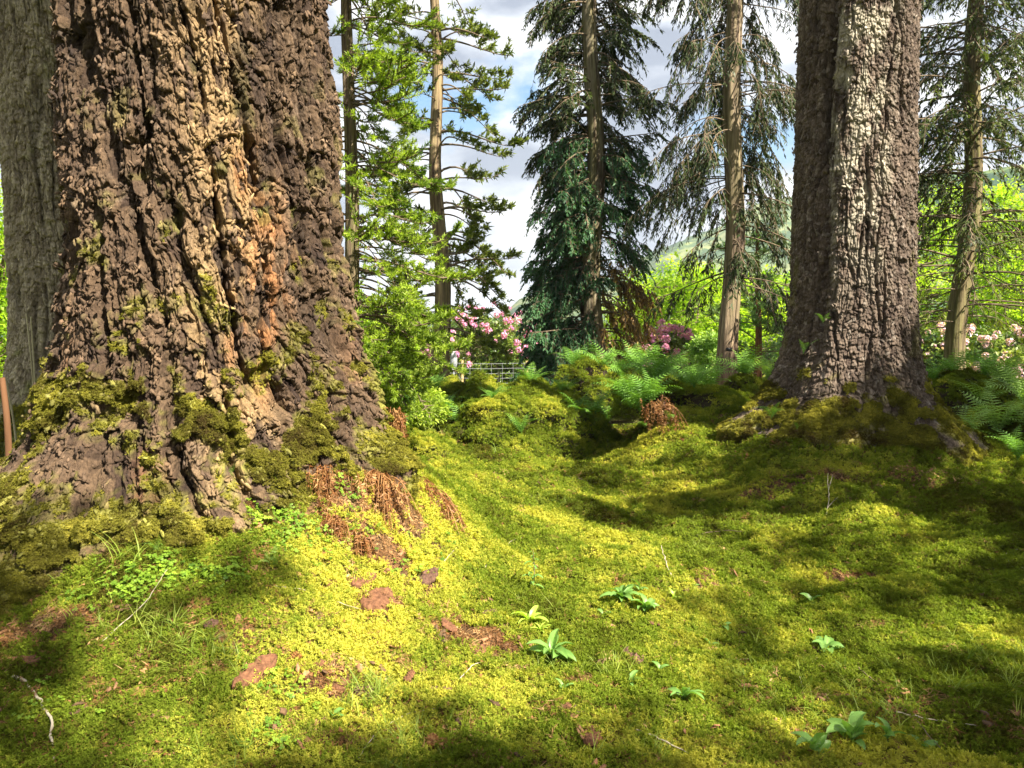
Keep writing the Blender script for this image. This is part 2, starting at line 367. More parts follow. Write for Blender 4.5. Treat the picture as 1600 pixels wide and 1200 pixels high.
# ------------------------------------------------------------------ uncountable cover (instanced templates)
def rot_align(N, spin, tilt):
    """Euler XYZ for z axis along N, then random spin"""
    N = unit(N); z = unit(N+tilt); ref = np.stack([np.cos(spin), np.sin(spin), np.zeros_like(spin)], -1)
    x = unit(ref-z*(ref*z).sum(-1, keepdims=True)); y = np.cross(z, x)
    # matrix columns x,y,z -> euler XYZ
    ey = -np.arcsin(np.clip(x[:, 2], -1, 1)); ex = np.arctan2(y[:, 2], z[:, 2]); ez = np.arctan2(x[:, 1], x[:, 0])
    return np.stack([ex, ey, ez], -1)
def scatter(name, pts, rot, scl, tint, templates, parent=None, label=None, cat=None, kind='stuff'):
    me = bpy.data.meshes.new(name); me.vertices.add(len(pts)); me.vertices.foreach_set('co', np.asarray(pts, np.float32).ravel())
    for k, a, t, f in (('rot', rot, 'FLOAT_VECTOR', 'vector'), ('scl', scl, 'FLOAT', 'value'), ('tint', tint, 'FLOAT', 'value')):
        A = me.attributes.new(k, t, 'POINT'); A.data.foreach_set(f, np.asarray(a, np.float32).ravel())
    A = me.attributes.new('pick', 'INT', 'POINT'); A.data.foreach_set('value', rng.integers(0, len(templates), len(pts)).astype(np.int32))
    o = link(bpy.data.objects.new(name, me), parent)
    tc = bpy.data.collections.new(name+' templates')
    for k, t in enumerate(templates): tc.objects.link(bpy.data.objects.new('%s_%02d' % (name, k), t))
    ng = bpy.data.node_groups.new(name, 'GeometryNodeTree'); ng.is_modifier = True
    ng.interface.new_socket('Geometry', in_out='INPUT', socket_type='NodeSocketGeometry'); ng.interface.new_socket('Geometry', in_out='OUTPUT', socket_type='NodeSocketGeometry')
    n = ng.nodes; gi = n.new('NodeGroupInput'); go = n.new('NodeGroupOutput')
    ci = n.new('GeometryNodeCollectionInfo'); ci.inputs[0].default_value = tc; ci.inputs['Separate Children'].default_value = True
    ip = n.new('GeometryNodeInstanceOnPoints'); ip.inputs['Pick Instance'].default_value = True
    def na(nm, ty):
        x = n.new('GeometryNodeInputNamedAttribute'); x.data_type = ty; x.inputs[0].default_value = nm; return x.outputs[0]
    Lk = ng.links.new
    Lk(gi.outputs[0], ip.inputs['Points']); Lk(ci.outputs[0], ip.inputs['Instance'])
    er = n.new('FunctionNodeEulerToRotation'); Lk(na('rot', 'FLOAT_VECTOR'), er.inputs[0]); Lk(er.outputs[0], ip.inputs['Rotation'])
    Lk(na('scl', 'FLOAT'), ip.inputs['Scale']); Lk(na('pick', 'INT'), ip.inputs['Instance Index'])
    Lk(ip.outputs[0], go.inputs[0])
    md = o.modifiers.new('cover', 'NODES'); md.node_group = ng
    return tag(o, label, cat, None, kind)

def moss_template(mat, seed, nspr=7, rad=.024, hgt=.020, bl=.0115, bw=.0030, nb=12):
    r = np.random.default_rng(seed); g = Geo()
    for k in range(nspr):
        a = r.uniform(0, 2*np.pi); q = rad*math.sqrt(r.uniform()); c = np.array([q*math.cos(a), q*math.sin(a), 0]); h = hgt*r.uniform(.5, 1.2)
        lean = r.normal(0, .3, 3)*h; lean[2] = 0
        an = r.uniform(0, 2*np.pi, nb); el = r.uniform(-.1, 1.3, nb); t = r.uniform(.35, 1, nb)[:, None]
        D = np.stack([np.cos(an)*np.cos(el), np.sin(an)*np.cos(el), np.sin(el)], -1)
        P = c+(np.array([0, 0, h])+lean)*t
        g.leaves(P, D, np.array([0, 0, 1.])+r.normal(0, .3, (nb, 3)), bl*r.uniform(.6, 1.2, nb), bw, bend=.12)
    return g.build('moss_tuft', mat, obj=False, smooth=False)
MT = [moss_template(M['moss'], k) for k in range(6)]
MTT = [moss_template(M['trunk_moss'], 20+k, 8, .02, .008, .009) for k in range(5)]

def sample_ground(n, ylo, yhi, wide=.78, pad=.5, pw=1.0):
    """points over the ground whose spacing grows with distance"""
    Y = ylo*(yhi/ylo)**rng.uniform(0, 1, n); X = rng.uniform(-1, 1, n)*(wide*Y+pad)
    return X, Y
def build_moss():
    n1 = 24000; n2 = 210000
    Y1 = rng.uniform(1.8, 3.3, n1); X1 = rng.uniform(-1, 1, n1)*(.8*Y1+.3)
    X2, Y2 = sample_ground(n2, 3.3, 26)
    X = np.r_[X1, X2]; Y = np.r_[Y1, Y2]; s = np.maximum(1, Y/3.3)**.58*rng.uniform(.75, 1.35, len(X))
    lit = litter(X, Y); gapn = pn(X*17, Y*17, 0, 57)+.5*pn(X*41, Y*41, 0, 58); keep = (rng.uniform(0, 1, len(X)) > lit*1.25-.12) & ((gapn > -.38) | (Y > 7))
    X, Y, s = X[keep], Y[keep], s[keep]
    # keep off the trunks
    k = ((X+1.81)**2+(Y-4.6)**2 > .85**2) & ((X-3.7)**2+(Y-8.4)**2 > .8**2); X, Y, s = X[k], Y[k], s[k]
    Z = H(X, Y); N = Hn(X, Y)
    t = .52+.55*fbm(X*.9, Y*.9, 0, 3, 50)+.25*pn(X*4, Y*4, 0, 55)+rng.normal(0, .13, len(X))
    # yellower in the centre, greener to the right
    t = t+.10*np.exp(-((X-.1)**2+(Y-3.8)**2)/2.)-.05*sst(1.5, 4, X)
    rot = rot_align(N, rng.uniform(0, 6.28, len(X)), rng.normal(0, .15, (len(X), 3)))
    scatter('moss', np.stack([X, Y, Z], -1), rot, s, np.clip(t, 0, 1), MT)
build_moss()
# ------------------------------------------------------------------ trunks with real bark relief
def trunk(name, parent, cx, cy, zlo, zhi, ztop, Rf, ncol, nrow, relief, colour, mat, lean=lambda z: (0*z, 0*z)):
    """relief(u, v, th) -> (displacement, fields); dense rows zlo..zhi, coarse rows up to ztop; finer on the side seen from the clearing"""
    face = math.atan2(-cy, -cx); nf = int(ncol*.8); nb = ncol-nf
    th = np.concatenate([np.linspace(-1.85, 1.85, nf, endpoint=False), np.linspace(1.85, 2*np.pi-1.85, nb, endpoint=False)])+face
    zz = np.concatenate([np.linspace(zlo, zhi, nrow), np.linspace(zhi, ztop, max(6, int((ztop-zhi)*14)))[1:]])
    TH, Z = np.meshgrid(th, zz); R0 = float(Rf(np.array([2.5]), np.array([0.]))[0]); U = (TH)*R0
    d, fl = relief(U, Z, TH); R = Rf(Z, TH)+d
    lx, ly = lean(Z)
    V = np.stack([cx+lx+R*np.cos(TH), cy+ly+R*np.sin(TH), Z], -1)
    nx, ny = len(th), len(zz); i = np.arange(ny-1)[:, None]*nx; j = np.arange(nx)[None]
    F = np.stack([i+j, i+(j+1) % nx, i+nx+(j+1) % nx, i+nx+j], -1).reshape(-1, 4)
    C = colour(U, Z, TH, fl, V)
    org = np.array([cx, cy, 0.]) if parent is None else np.array(parent.location)
    C4 = np.concatenate([np.clip(C, 0, 1), np.ones(C.shape[:2]+(1,))], -1).reshape(-1, 4)
    o = npmesh(name, V.reshape(-1, 3)-org, F, mat, parent, attrs={'Col': C4})
    return o, V, fl
def lerp(a, b, f): return a+(np.asarray(b)-a)*f[..., None]

def relief_rough(U, V, TH, s=0, k=1.0, low=1.9):
    base = 1-sst(.9, low, V); sl = U+.10*V
    wu = sl+.07*pn(U*3.1, V*1.7, 0, 70+s)+.018*pn(U*14, V*9, 0, 71+s)+.006*pn(U*45, V*30, 0, 85+s); wv = V+.09*pn(U*4, V*4, 0, 72+s)+.02*pn(U*17, V*13, 0, 73+s)
    macro = .045*pn(wu*2.2, wv*.6, 0, 74+s)+.022*pn(wu*5.5, wv*1.5, 0, 75+s)
    fa = np.abs(pn(wu*4.6, wv*.45, 0, 76+s)); fb = np.abs(pn(wu*9.5, wv*1.0, 0, 77+s)); fc = np.abs(pn(wu*21, wv*2.4, 0, 86+s))
    fade = .35+.65*sst(-.3, .25, pn(wu*2.3, wv*1.1, 0, 87+s))
    g1 = (1-sst(.0, .17, fa))*fade; g2 = (1-sst(0, .20, fb)); g3 = 1-sst(0, .2, fc)
    f1, f2, r1, du, dv = vor(wu*12, wv*5.2, 10+s); e1 = 1-sst(.0, .14, f2-f1)
    q1, q2, r2, du2, dv2 = vor(wu*32+3, wv*11, 11+s); e2 = 1-sst(.0, .16, q2-q1)
    p1, p2, r3, du3, dv3 = vor(wu*75+9, wv*24, 12+s)
    hole = sst(.40, .66, pn(wu*3.6+5, wv*2.2, 0, 78+s))
    m1, m2, r4, du4, dv4 = vor(wu*13+4+.5*pn(wu*9, wv*9, 0, 83+s), wv*15, 13+s)
    pad = base*sst(.0, .45, fbm(U*3.2, V*3, 0, 4, 84+s, .6)+.45*(r4-.5)+.15*(1-sst(.3, 1.2, V)))*(.4+.6*np.sqrt(np.clip(1-(m1/.75)**2, 0, 1)))
    shelf = pad*(.040-.030*dv4+.02*r4)
    d = macro-k*(.082*g1+.026*g2+.013*g3)+k*(.024*(r1-.5)-.016*dv-.010*e1)+k*(.009*(r2-.5)-.010*dv2-.005*e2)+.004*(r3-.5)-.004*dv3-.095*hole*k+shelf
    d = d+.005*fbm(U*30, V*24, 0, 4, 80+s, .55)
    return d, dict(g1=g1, g2=g2, r1=r1, r2=r2, r3=r3, hole=hole, pad=pad, e1=e1, base=base)

# --- great left trunk
T1 = (-1.81, 4.6)
def R1(z, th):
    z = np.asarray(z, float)
    left = np.clip(np.cos(th-R_(246)), 0, 1)**1.1; right = np.clip(np.cos(th-R_(0)), 0, 1)**3.5
    r = .78-.020*np.maximum(z-3, 0)+.075*np.exp(-np.maximum(z-.6, 0)/.85)
    zc = np.maximum(z, .05)
    r = r+.62*left*np.exp(-(zc-.25)/.46)+.30*right*np.exp(-np.maximum(zc-.7, 0)/.62)+.05*np.exp(-np.maximum(zc-.7, 0)/.3)
    lob = .5+.5*np.cos(th*7+1.2+.8*np.sin(th*3)); lob2 = .5+.5*np.cos(th*13+.4)
    r = r+(.10*lob**1.3+.03*lob2)*np.exp(-np.maximum(zc-.55, 0)/.55)-.05
    return np.maximum(r, .12)
def col1(U, Z, TH, f, V):
    a = np.array([.034, .021, .015]); b = np.array([.125, .080, .046]); pale = np.array([.27, .20, .14])
    C = lerp(a, b, f['r1']*.55+f['r2']*.45); C = lerp(C, pale, sst(.7, 1, f['r3'])*.25*sst(-.2, .4, pn(U*2, Z*2, 0, 90)))
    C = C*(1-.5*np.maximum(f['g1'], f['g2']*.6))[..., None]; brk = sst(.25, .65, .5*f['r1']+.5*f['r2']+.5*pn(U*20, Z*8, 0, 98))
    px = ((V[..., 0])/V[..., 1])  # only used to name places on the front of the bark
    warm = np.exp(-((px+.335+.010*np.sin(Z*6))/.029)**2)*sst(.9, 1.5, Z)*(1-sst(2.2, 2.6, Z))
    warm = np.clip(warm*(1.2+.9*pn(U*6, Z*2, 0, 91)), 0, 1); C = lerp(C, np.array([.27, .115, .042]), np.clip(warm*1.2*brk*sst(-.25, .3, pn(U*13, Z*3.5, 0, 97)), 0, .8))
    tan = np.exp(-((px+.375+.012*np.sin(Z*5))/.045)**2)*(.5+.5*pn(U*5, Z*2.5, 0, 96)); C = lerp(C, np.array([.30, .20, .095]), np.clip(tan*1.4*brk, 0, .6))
    mossn = fbm(U*5, Z*4, 0, 4, 92)
    up = sst(.2, .95, f['pad']*.9+.5*(1-sst(.3, 1.9, Z))+.35*(1-sst(.2, .6, Z))+.9*mossn+.5*pn(U*30, Z*24, 0, 99)-.3*f['g1'])*(1-sst(1.1, 2.3, Z))
    up = np.maximum(up, sst(.2, .55, mossn)*.5*(1-sst(1.8, 3.4, Z)))
    C = lerp(C, np.array([.17, .165, .028]), up*.85)
    red = sst(.25, .6, pn(U*4, Z*3, 0, 93))*(1-sst(1.0, 1.7, Z))*(1-up); C = lerp(C, np.array([.20, .09, .04]), red*.4)
    f['moss'] = up; f['C'] = C; return C
tree1 = empty('fir_tree', (T1[0], T1[1], .3), 'huge rough-barked tree trunk filling the left, its mossy flared foot on a mound', 'tree')
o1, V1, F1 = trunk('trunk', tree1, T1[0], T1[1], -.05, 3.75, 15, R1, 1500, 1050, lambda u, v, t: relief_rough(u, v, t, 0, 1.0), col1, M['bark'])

def relief_furrow(U, V, TH, s=30, k=.8):
    base = 1-sst(.6, 1.3, V)
    wu = U+.05*pn(U*3, V*1.6, 0, 70+s)+.012*pn(U*18, V*9, 0, 71+s); wv = V+.05*pn(U*4, V*4, 0, 72+s)
    macro = .035*pn(wu*2.4, wv*.35, 0, 74+s)+.016*pn(wu*6, wv*1., 0, 75+s)
    fur = np.abs(pn(wu*6.5, wv*.5, 0, 76+s)); g1 = (1-sst(0, .15, fur))*sst(-.35, .2, pn(U*3, V*1.1, 0, 79+s))
    g2 = 1-sst(0, .22, np.abs(pn(wu*18, wv*3.2, 0, 77+s)))
    f1, f2, r1, du, dv = vor(wu*19, wv*8, 10+s); e1 = 1-sst(0, .25, f2-f1)
    q1, q2, r2, du2, dv2 = vor(wu*42+3, wv*26, 11+s); hole = sst(.58, .8, pn(U*4+5, V*2.6, 0, 78+s))
    m1, m2, r4, du4, dv4 = vor(wu*8+4, wv*9, 13+s); pad = base*sst(.35, .7, r4)*np.sqrt(np.clip(1-(m1/.62)**2, 0, 1))
    d = macro-.055*g1*k-.016*g2*k+.018*(r1-.5)*k-.012*dv-.010*e1+.008*(r2-.5)-.009*dv2-.05*hole*base+pad*(.028-.02*dv4)+.006*fbm(U*24, V*18, 0, 4, 80+s)
    return d, dict(g1=g1, g2=g2, r1=r1, r2=r2, r3=r2, hole=hole, pad=pad, e1=e1, base=base)
T2 = (3.70, 8.4)
def seam2(th, z): return (th-R_(-139)-.05*np.sin(z*1.3)-.03*np.sin(z*3.1)+np.pi) % (2*np.pi)-np.pi
def R2(z, th):
    z = np.asarray(z, float); zc = np.maximum(z, 0)
    lob = .5+.5*np.cos(th*6+.5+.6*np.sin(th*2)); r = .60-.006*np.maximum(z-3, 0)+.11*np.exp(-np.maximum(z-.5, 0)/1.1)
    r = r+.26*np.exp(-np.maximum(zc-.45, 0)/.40)+.20*lob**1.6*np.exp(-np.maximum(zc-.45, 0)/.5)+.25*np.clip(np.cos(th-R_(190)), 0, 1)**2*np.exp(-np.maximum(zc-.45, 0)/.35)+.32*np.clip(np.cos(th-R_(-15)), 0, 1)**3*np.exp(-np.maximum(zc-.28, 0)/.22)
    sm = seam2(th, z); return r-.085*np.exp(-(sm/.10)**2)*sst(.9, 1.8, z)+.03*np.exp(-((sm-.45)/.3)**2)*sst(.9, 1.8, z)
def col2(U, Z, TH, f, V):
    a = np.array([.05, .034, .026]); b = np.array([.145, .108, .080]); C = lerp(a, b, f['r1']*.6+f['r2']*.4)
    sm = seam2(TH, Z); side = sst(.02, .14, sm+.05*pn(U*6, Z*2, 0, 94))*(1-sst(.75, 1.15, sm+.2*pn(U*2, Z*.7, 0, 94)))*sst(1.5, 3., Z); lich_lit = sst(-.35, .3, fbm(U*7, Z*3, 0, 4, 95))  # lichen-broken paler tone right of the seam also paints its sunlit side
    C = lerp(C, np.array([.33, .29, .22]), np.clip(side*lich_lit*.95, 0, 1)); C = lerp(C, np.array([.55, .5, .44]), sst(.85, 1, f['r2'])*.15)
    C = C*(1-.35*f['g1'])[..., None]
    mossn = fbm(U*5, Z*4, 0, 4, 92); up = sst(.3, .9, f['pad']+.75*(1-sst(.3, 1.25, Z))+.7*mossn)*(1-sst(.9, 1.6, Z))
    edge = sst(.75, .95, np.abs(np.sin((TH-math.atan2(-8.4, -3.7)))))*.35; up = np.maximum(up, edge*sst(0, .4, mossn)*(1-sst(2, 3.5, Z)))
    C = lerp(C, np.array([.20, .19, .03]), up*.85); f['moss'] = up; f['C'] = C; return C
tree2 = empty('fir_tree', (T2[0], T2[1], .3), 'big furrowed grey brown tree trunk on the right, moss climbing its flared base', 'tree')
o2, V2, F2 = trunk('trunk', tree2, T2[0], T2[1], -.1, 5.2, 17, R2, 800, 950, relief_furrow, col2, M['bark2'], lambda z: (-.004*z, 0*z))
T3 = (-4.88, 8.3)
def R3(z, th):
    z = np.asarray(z, float); lob = .5+.5*np.cos(th*5); return .41+.08*np.exp(-np.maximum(z-.9, 0)/.9)+(.16+.12*lob)*np.exp(-np.maximum(z-.5, 0)/.35)
def col3(U, Z, TH, f, V):
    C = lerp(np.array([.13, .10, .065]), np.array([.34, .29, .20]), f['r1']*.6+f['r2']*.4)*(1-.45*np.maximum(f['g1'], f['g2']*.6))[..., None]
    up = sst(.2, .7, (1-sst(.3, 1.3, Z))+.5*fbm(U*4, Z*4, 0, 3, 92)); C = lerp(C, np.array([.15, .17, .03]), up*.8); f['moss'] = up; f['C'] = C; return C
tree3 = empty('conifer_tree', (T3[0], T3[1], .2), 'grey green fissured trunk at the far left edge, partly hidden by the huge trunk', 'tree')
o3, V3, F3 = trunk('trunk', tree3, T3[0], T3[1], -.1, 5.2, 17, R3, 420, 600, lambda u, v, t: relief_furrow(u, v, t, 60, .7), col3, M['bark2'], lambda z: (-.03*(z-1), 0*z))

# living moss tufts on the trunks' pads
def trunk_moss(o, V, fl, n, zmax, thr, label, parent, smin=.6):
    P = V.reshape(-1, 3); m = fl['moss'].ravel(); nx = V.shape[1]
    Vv = V; dx = np.roll(Vv, -2, 1)-np.roll(Vv, 2, 1); dz = np.gradient(Vv, axis=0); N = unit(np.cross(dx, dz)).reshape(-1, 3)
    cand = np.where((m > thr) & (P[:, 2] < zmax) & (P[:, 1] < (V[..., 1].max()+V[..., 1].min())/2+.4))[0]
    if not len(cand): return
    p = m[cand]**2*(fl['pad'].ravel()[cand]*1.5+.5); p /= p.sum(); i = rng.choice(cand, n, p=p)
    Nn = unit(N[i]+np.array([0, 0, .5])); t = .42+.5*fbm(P[i, 0]*5, P[i, 1]*5, P[i, 2]*5, 2, 97)+rng.normal(0, .12, n)
    org = np.array(parent.location)
    scatter('moss', P[i]-org, rot_align(Nn, rng.uniform(0, 6.28, n), rng.normal(0, .2, (n, 3))), rng.uniform(smin, smin*2, n), np.clip(t, 0, 1), MTT, parent, kind='stuff')
trunk_moss(o1, V1, F1, 36000, 2.0, .25, 'moss', tree1, .5)
def flake_template(seed):
    r = np.random.default_rng(seed); g = Geo()
    for k in range(3):
        c = np.array([*r.normal(0, .012, 2), r.uniform(0, .004)]); n = 8; a = np.sort(r.uniform(0, 6.28, n)); q = r.uniform(.5, 1.2, n)*.013; lift = r.uniform(0, .22)
        X = np.cos(a)*q*1.5; Y = np.sin(a)*q*.8; V = np.c_[X, Y, .0035+lift*(q*1.2-X)*.5+r.normal(0, .0012, n)]+c; B = V-[0, 0, .004]
        g.add(np.vstack([V, V.mean(0)+[0, 0, .002], B]), T=[[j, (j+1) % n, n] for j in range(n)], Q=[[j, n+1+j, n+1+(j+1) % n, (j+1) % n] for j in range(n)])
    return g.build('bark_flakes', M['flake'], obj=False, smooth=False)
_m = NT('bark flakes'); _c = _m.attr('col', 'INSTANCER').outputs['Color']; _n = _m.noise(90, 5, .6, _m.pos()); _k = _m.mix(1.0, _c, _m.ramp(_n, [(.3, (.6, .6, .6)), (.7, (1.4, 1.4, 1.4))]), 'MULTIPLY')
_d = _m.new('ShaderNodeBsdfPrincipled'); _m.L(_k, _d.inputs['Base Color']); _d.inputs['Roughness'].default_value = .85; _d.inputs['Specular IOR Level'].default_value = .25; _m.L(_m.bump(_n, .6, .004), _d.inputs['Normal']); _m.L(_d.outputs[0], _m.out.inputs[0]); M['flake'] = _m.m
FLK = [flake_template(60+k) for k in range(6)]
def flakes(V, fl, Cc, n, zlo, zhi, parent, s0):
    P = V.reshape(-1, 3); C = Cc.reshape(-1, 3); dx = np.roll(V, -3, 1)-np.roll(V, 3, 1); dz = np.gradient(V, axis=0)*3; N = unit(np.cross(dx, dz)).reshape(-1, 3)
    w = np.linalg.norm(np.cross(dx, dz), axis=-1).ravel()*(1-.8*fl['moss'].ravel())*(P[:, 2] > zlo)*(P[:, 2] < zhi)*(N[:, 1] < .45)*(1-.8*fl['hole'].ravel())*(1-.6*fl['g1'].ravel()); w /= w.sum()
    i = rng.choice(len(P), n, p=w); Nn = unit(N[i]+rng.normal(0, .12, (n, 3))); ref = np.array([0, 0, 1.])+rng.normal(0, .35, (n, 3)); x = unit(ref-Nn*(ref*Nn).sum(-1, keepdims=True)); y = np.cross(Nn, x)
    rot = np.stack([np.arctan2(y[:, 2], Nn[:, 2]), -np.arcsin(np.clip(x[:, 2], -1, 1)), np.arctan2(x[:, 1], x[:, 0])], -1)
    o = scatter('bark_flakes', P[i]-np.array(parent.location), rot, s0*rng.uniform(.5, 1.5, n), np.full(n, .5), FLK, parent)
    A = o.data.attributes.new('col', 'FLOAT_VECTOR', 'POINT'); A.data.foreach_set('vector', (C[i]*rng.uniform(.7, 1.45, n)[:, None]).astype(np.float32).ravel())
flakes(V1, F1, F1['C'], 5000, .5, 3.6, tree1, .95); flakes(V2, F2, F2['C'], 1500, .7, 5.0, tree2, 1.2)
trunk_moss(o2, V2, F2, 20000, 1.3, .3, 'moss', tree2, .9)
trunk_moss(o3, V3, F3, 1800, .9, .5, 'moss', tree3, 1.2)

# ------------------------------------------------------------------ sun patches kept open by leaving out crown clusters in the way
LITSPOT = []
def lit(px, py, r, Y=None):
    if Y is None and 600 < px < 1000 and py > 780: r *= 1.45
    p = G(px, py) if Y is None else at(px, py, Y); LITSPOT.append((p, r))
for q in [(640,790,.35),(720,840,.3),(800,850,.3),(870,900,.3),(760,900,.25),(640,1000,.28),(560,930,.22),(700,1040,.3),(800,1010,.26),(880,1000,.24),(860,1090,.24),(560,1020,.25),(450,950,.2),(470,890,.16),
          (940,960,.22),(960,1040,.2),(350,1010,.16),(700,960,.28),(600,880,.2),(760,1110,.2),(620,1100,.18),
          (1230,812,.42),(1310,822,.30),(1180,825,.25),(880,775,.35),(820,778,.3),(1130,920,.3),(1200,950,.25),(1050,905,.22),(990,850,.3),(1060,840,.3),
          (1060,735,.35),(1010,760,.3),(1150,640,.5),(1100,675,.5),(850,720,.4),(780,735,.4),(1590,740,.6),(1540,830,.25),(60,980,.18),(150,1000,.15),(100,1080,.13),(250,1080,.14),(190,1150,.12),(420,1130,.18),(330,1165,.12),(520,1160,.18),(1250,1000,.18),(1350,1000,.16),(1200,1100,.2),(1450,900,.18),(1500,960,.18),(1100,1150,.2),(1420,1060,.14),(1560,1020,.18),(1300,1130,.12),(1450,820,.2),(1350,870,.16),(60,1150,.1),(1150,1040,.16),(1530,1130,.12),(1400,960,.12),(1240,900,.16),(1520,890,.14),(30,780,.6),(560,730,.2),(640,750,.2),(480,800,.2),(430,720,.15)]: lit(*q)
for px, py, r, Y in [(960,620,.5,10.3),(1030,600,.5,10.8),(900,640,.5,11.5),(720,620,.6,12.5),(840,630,.6,10.8),(1540,660,.6,9.8),(1580,620,.6,11),(1090,580,.5,12.5),(275,60,.17,3.9),(250,130,.1,3.9),(300,150,.13,3.9),(320,20,.2,3.9),(350,90,.12,3.9),(270,230,.10,3.9),(300,260,.1,3.85),(400,330,.15,3.9),(350,360,.12,3.9),(420,400,.14,3.9),(370,430,.14,3.85),(430,470,.14,3.85),(390,520,.14,3.8),(450,560,.14,3.8),(480,620,.12,3.8),
                     (350,640,.11,3.75),(265,610,.07,3.8),(280,700,.1,3.75),(400,620,.1,3.8),(230,800,.14,3.5),(350,820,.15,3.5),(520,660,.14,4.0),(400,700,.14,3.8),(250,860,.12,3.4),
                     (1360,60,.6,7.9),(1375,160,.5,7.9),(1375,260,.5,7.9),(1385,360,.4,7.9),(1390,470,.4,7.8),(1300,640,.25,7.6),(1400,450,.2,7.7),(60,100,.35,7.9),(60,250,.3,7.9),(90,400,.2,7.9)]: lit(px, py, r, Y)
LP = np.array([l[0] for l in LITSPOT]); LR = np.array([l[1] for l in LITSPOT])
def sun_free(C, grow=1.0, extra=0.10):
    """True for clusters that leave every sunlit place open"""
    d = C[:, None]-LP[None]; t = d@SUN; perp = np.sqrt(np.maximum((d**2).sum(-1)-t**2, 0))
    return ~((t > .3) & (perp < LR[None]*grow+extra)).any(1)

# ------------------------------------------------------------------ trees
def far_trunk(parent, pts, rads, tone=(.26, .19, .12), tone2=(.12, .08, .055), mossy=.3, k=36, step=.12, red=0):
    """tapered trunk along points; stringy relief"""
    pts = np.asarray(pts, float); s = np.r_[0, np.cumsum(np.linalg.norm(np.diff(pts, axis=0), axis=1))]
    n = int(s[-1]/step)+2; t = np.linspace(0, s[-1], n); P = np.stack([np.interp(t, s, pts[:, i]) for i in range(3)], -1)
    R = np.interp(t, s, rads); P[:, 0] += .35*R*np.sin(t*1.1+pts[0, 0])*np.minimum(t, 1); P[:, 1] += .3*R*np.sin(t*.9)*np.minimum(t, 1); th = np.linspace(0, 2*np.pi, k, endpoint=False)
    TH, T = np.meshgrid(th, t); sd = int(abs(pts[0, 0]*10)) % 50
    cs, sn = np.cos(TH), np.sin(TH)
    rel = .10*pn(cs*4, sn*4, T*.5, 100+sd)+.10*pn(cs*10, sn*10, T*.9, 101+sd)+.04*pn(cs*18, sn*18, T*3, 102+sd)
    flare = .35*np.exp(-T/.35)*(1+.3*np.cos(TH*5))
    RR = R[:, None]*(1+rel+flare)
    V = np.stack([P[:, None, 0]+RR*cs, P[:, None, 1]+RR*sn, P[:, None, 2]+0*TH], -1)
    i = np.arange(n-1)[:, None]*k; j = np.arange(k)[None]; F = np.stack([i+j, i+(j+1) % k, i+k+(j+1) % k, i+k+j], -1).reshape(-1, 4)
    C = lerp(np.array(tone2), np.array(tone), sst(-.35, .35, pn(cs*9, sn*9, T*.7, 103+sd)*1.5))
    C = C*.62; C = lerp(C, np.array([.15, .15, .045]), mossy*sst(-.2, .4, fbm(cs*2, sn*2, T*.8, 3, 104+sd)))
    if red: C = lerp(C, np.array([.24, .09, .06]), red*np.exp(-T/.7))
    C4 = np.concatenate([C, np.ones(C.shape[:2]+(1,))], -1).reshape(-1, 4)
    return npmesh('trunk', V.reshape(-1, 3)-np.array(parent.location), F, M['barkfar'], parent, attrs={'Col': C4})

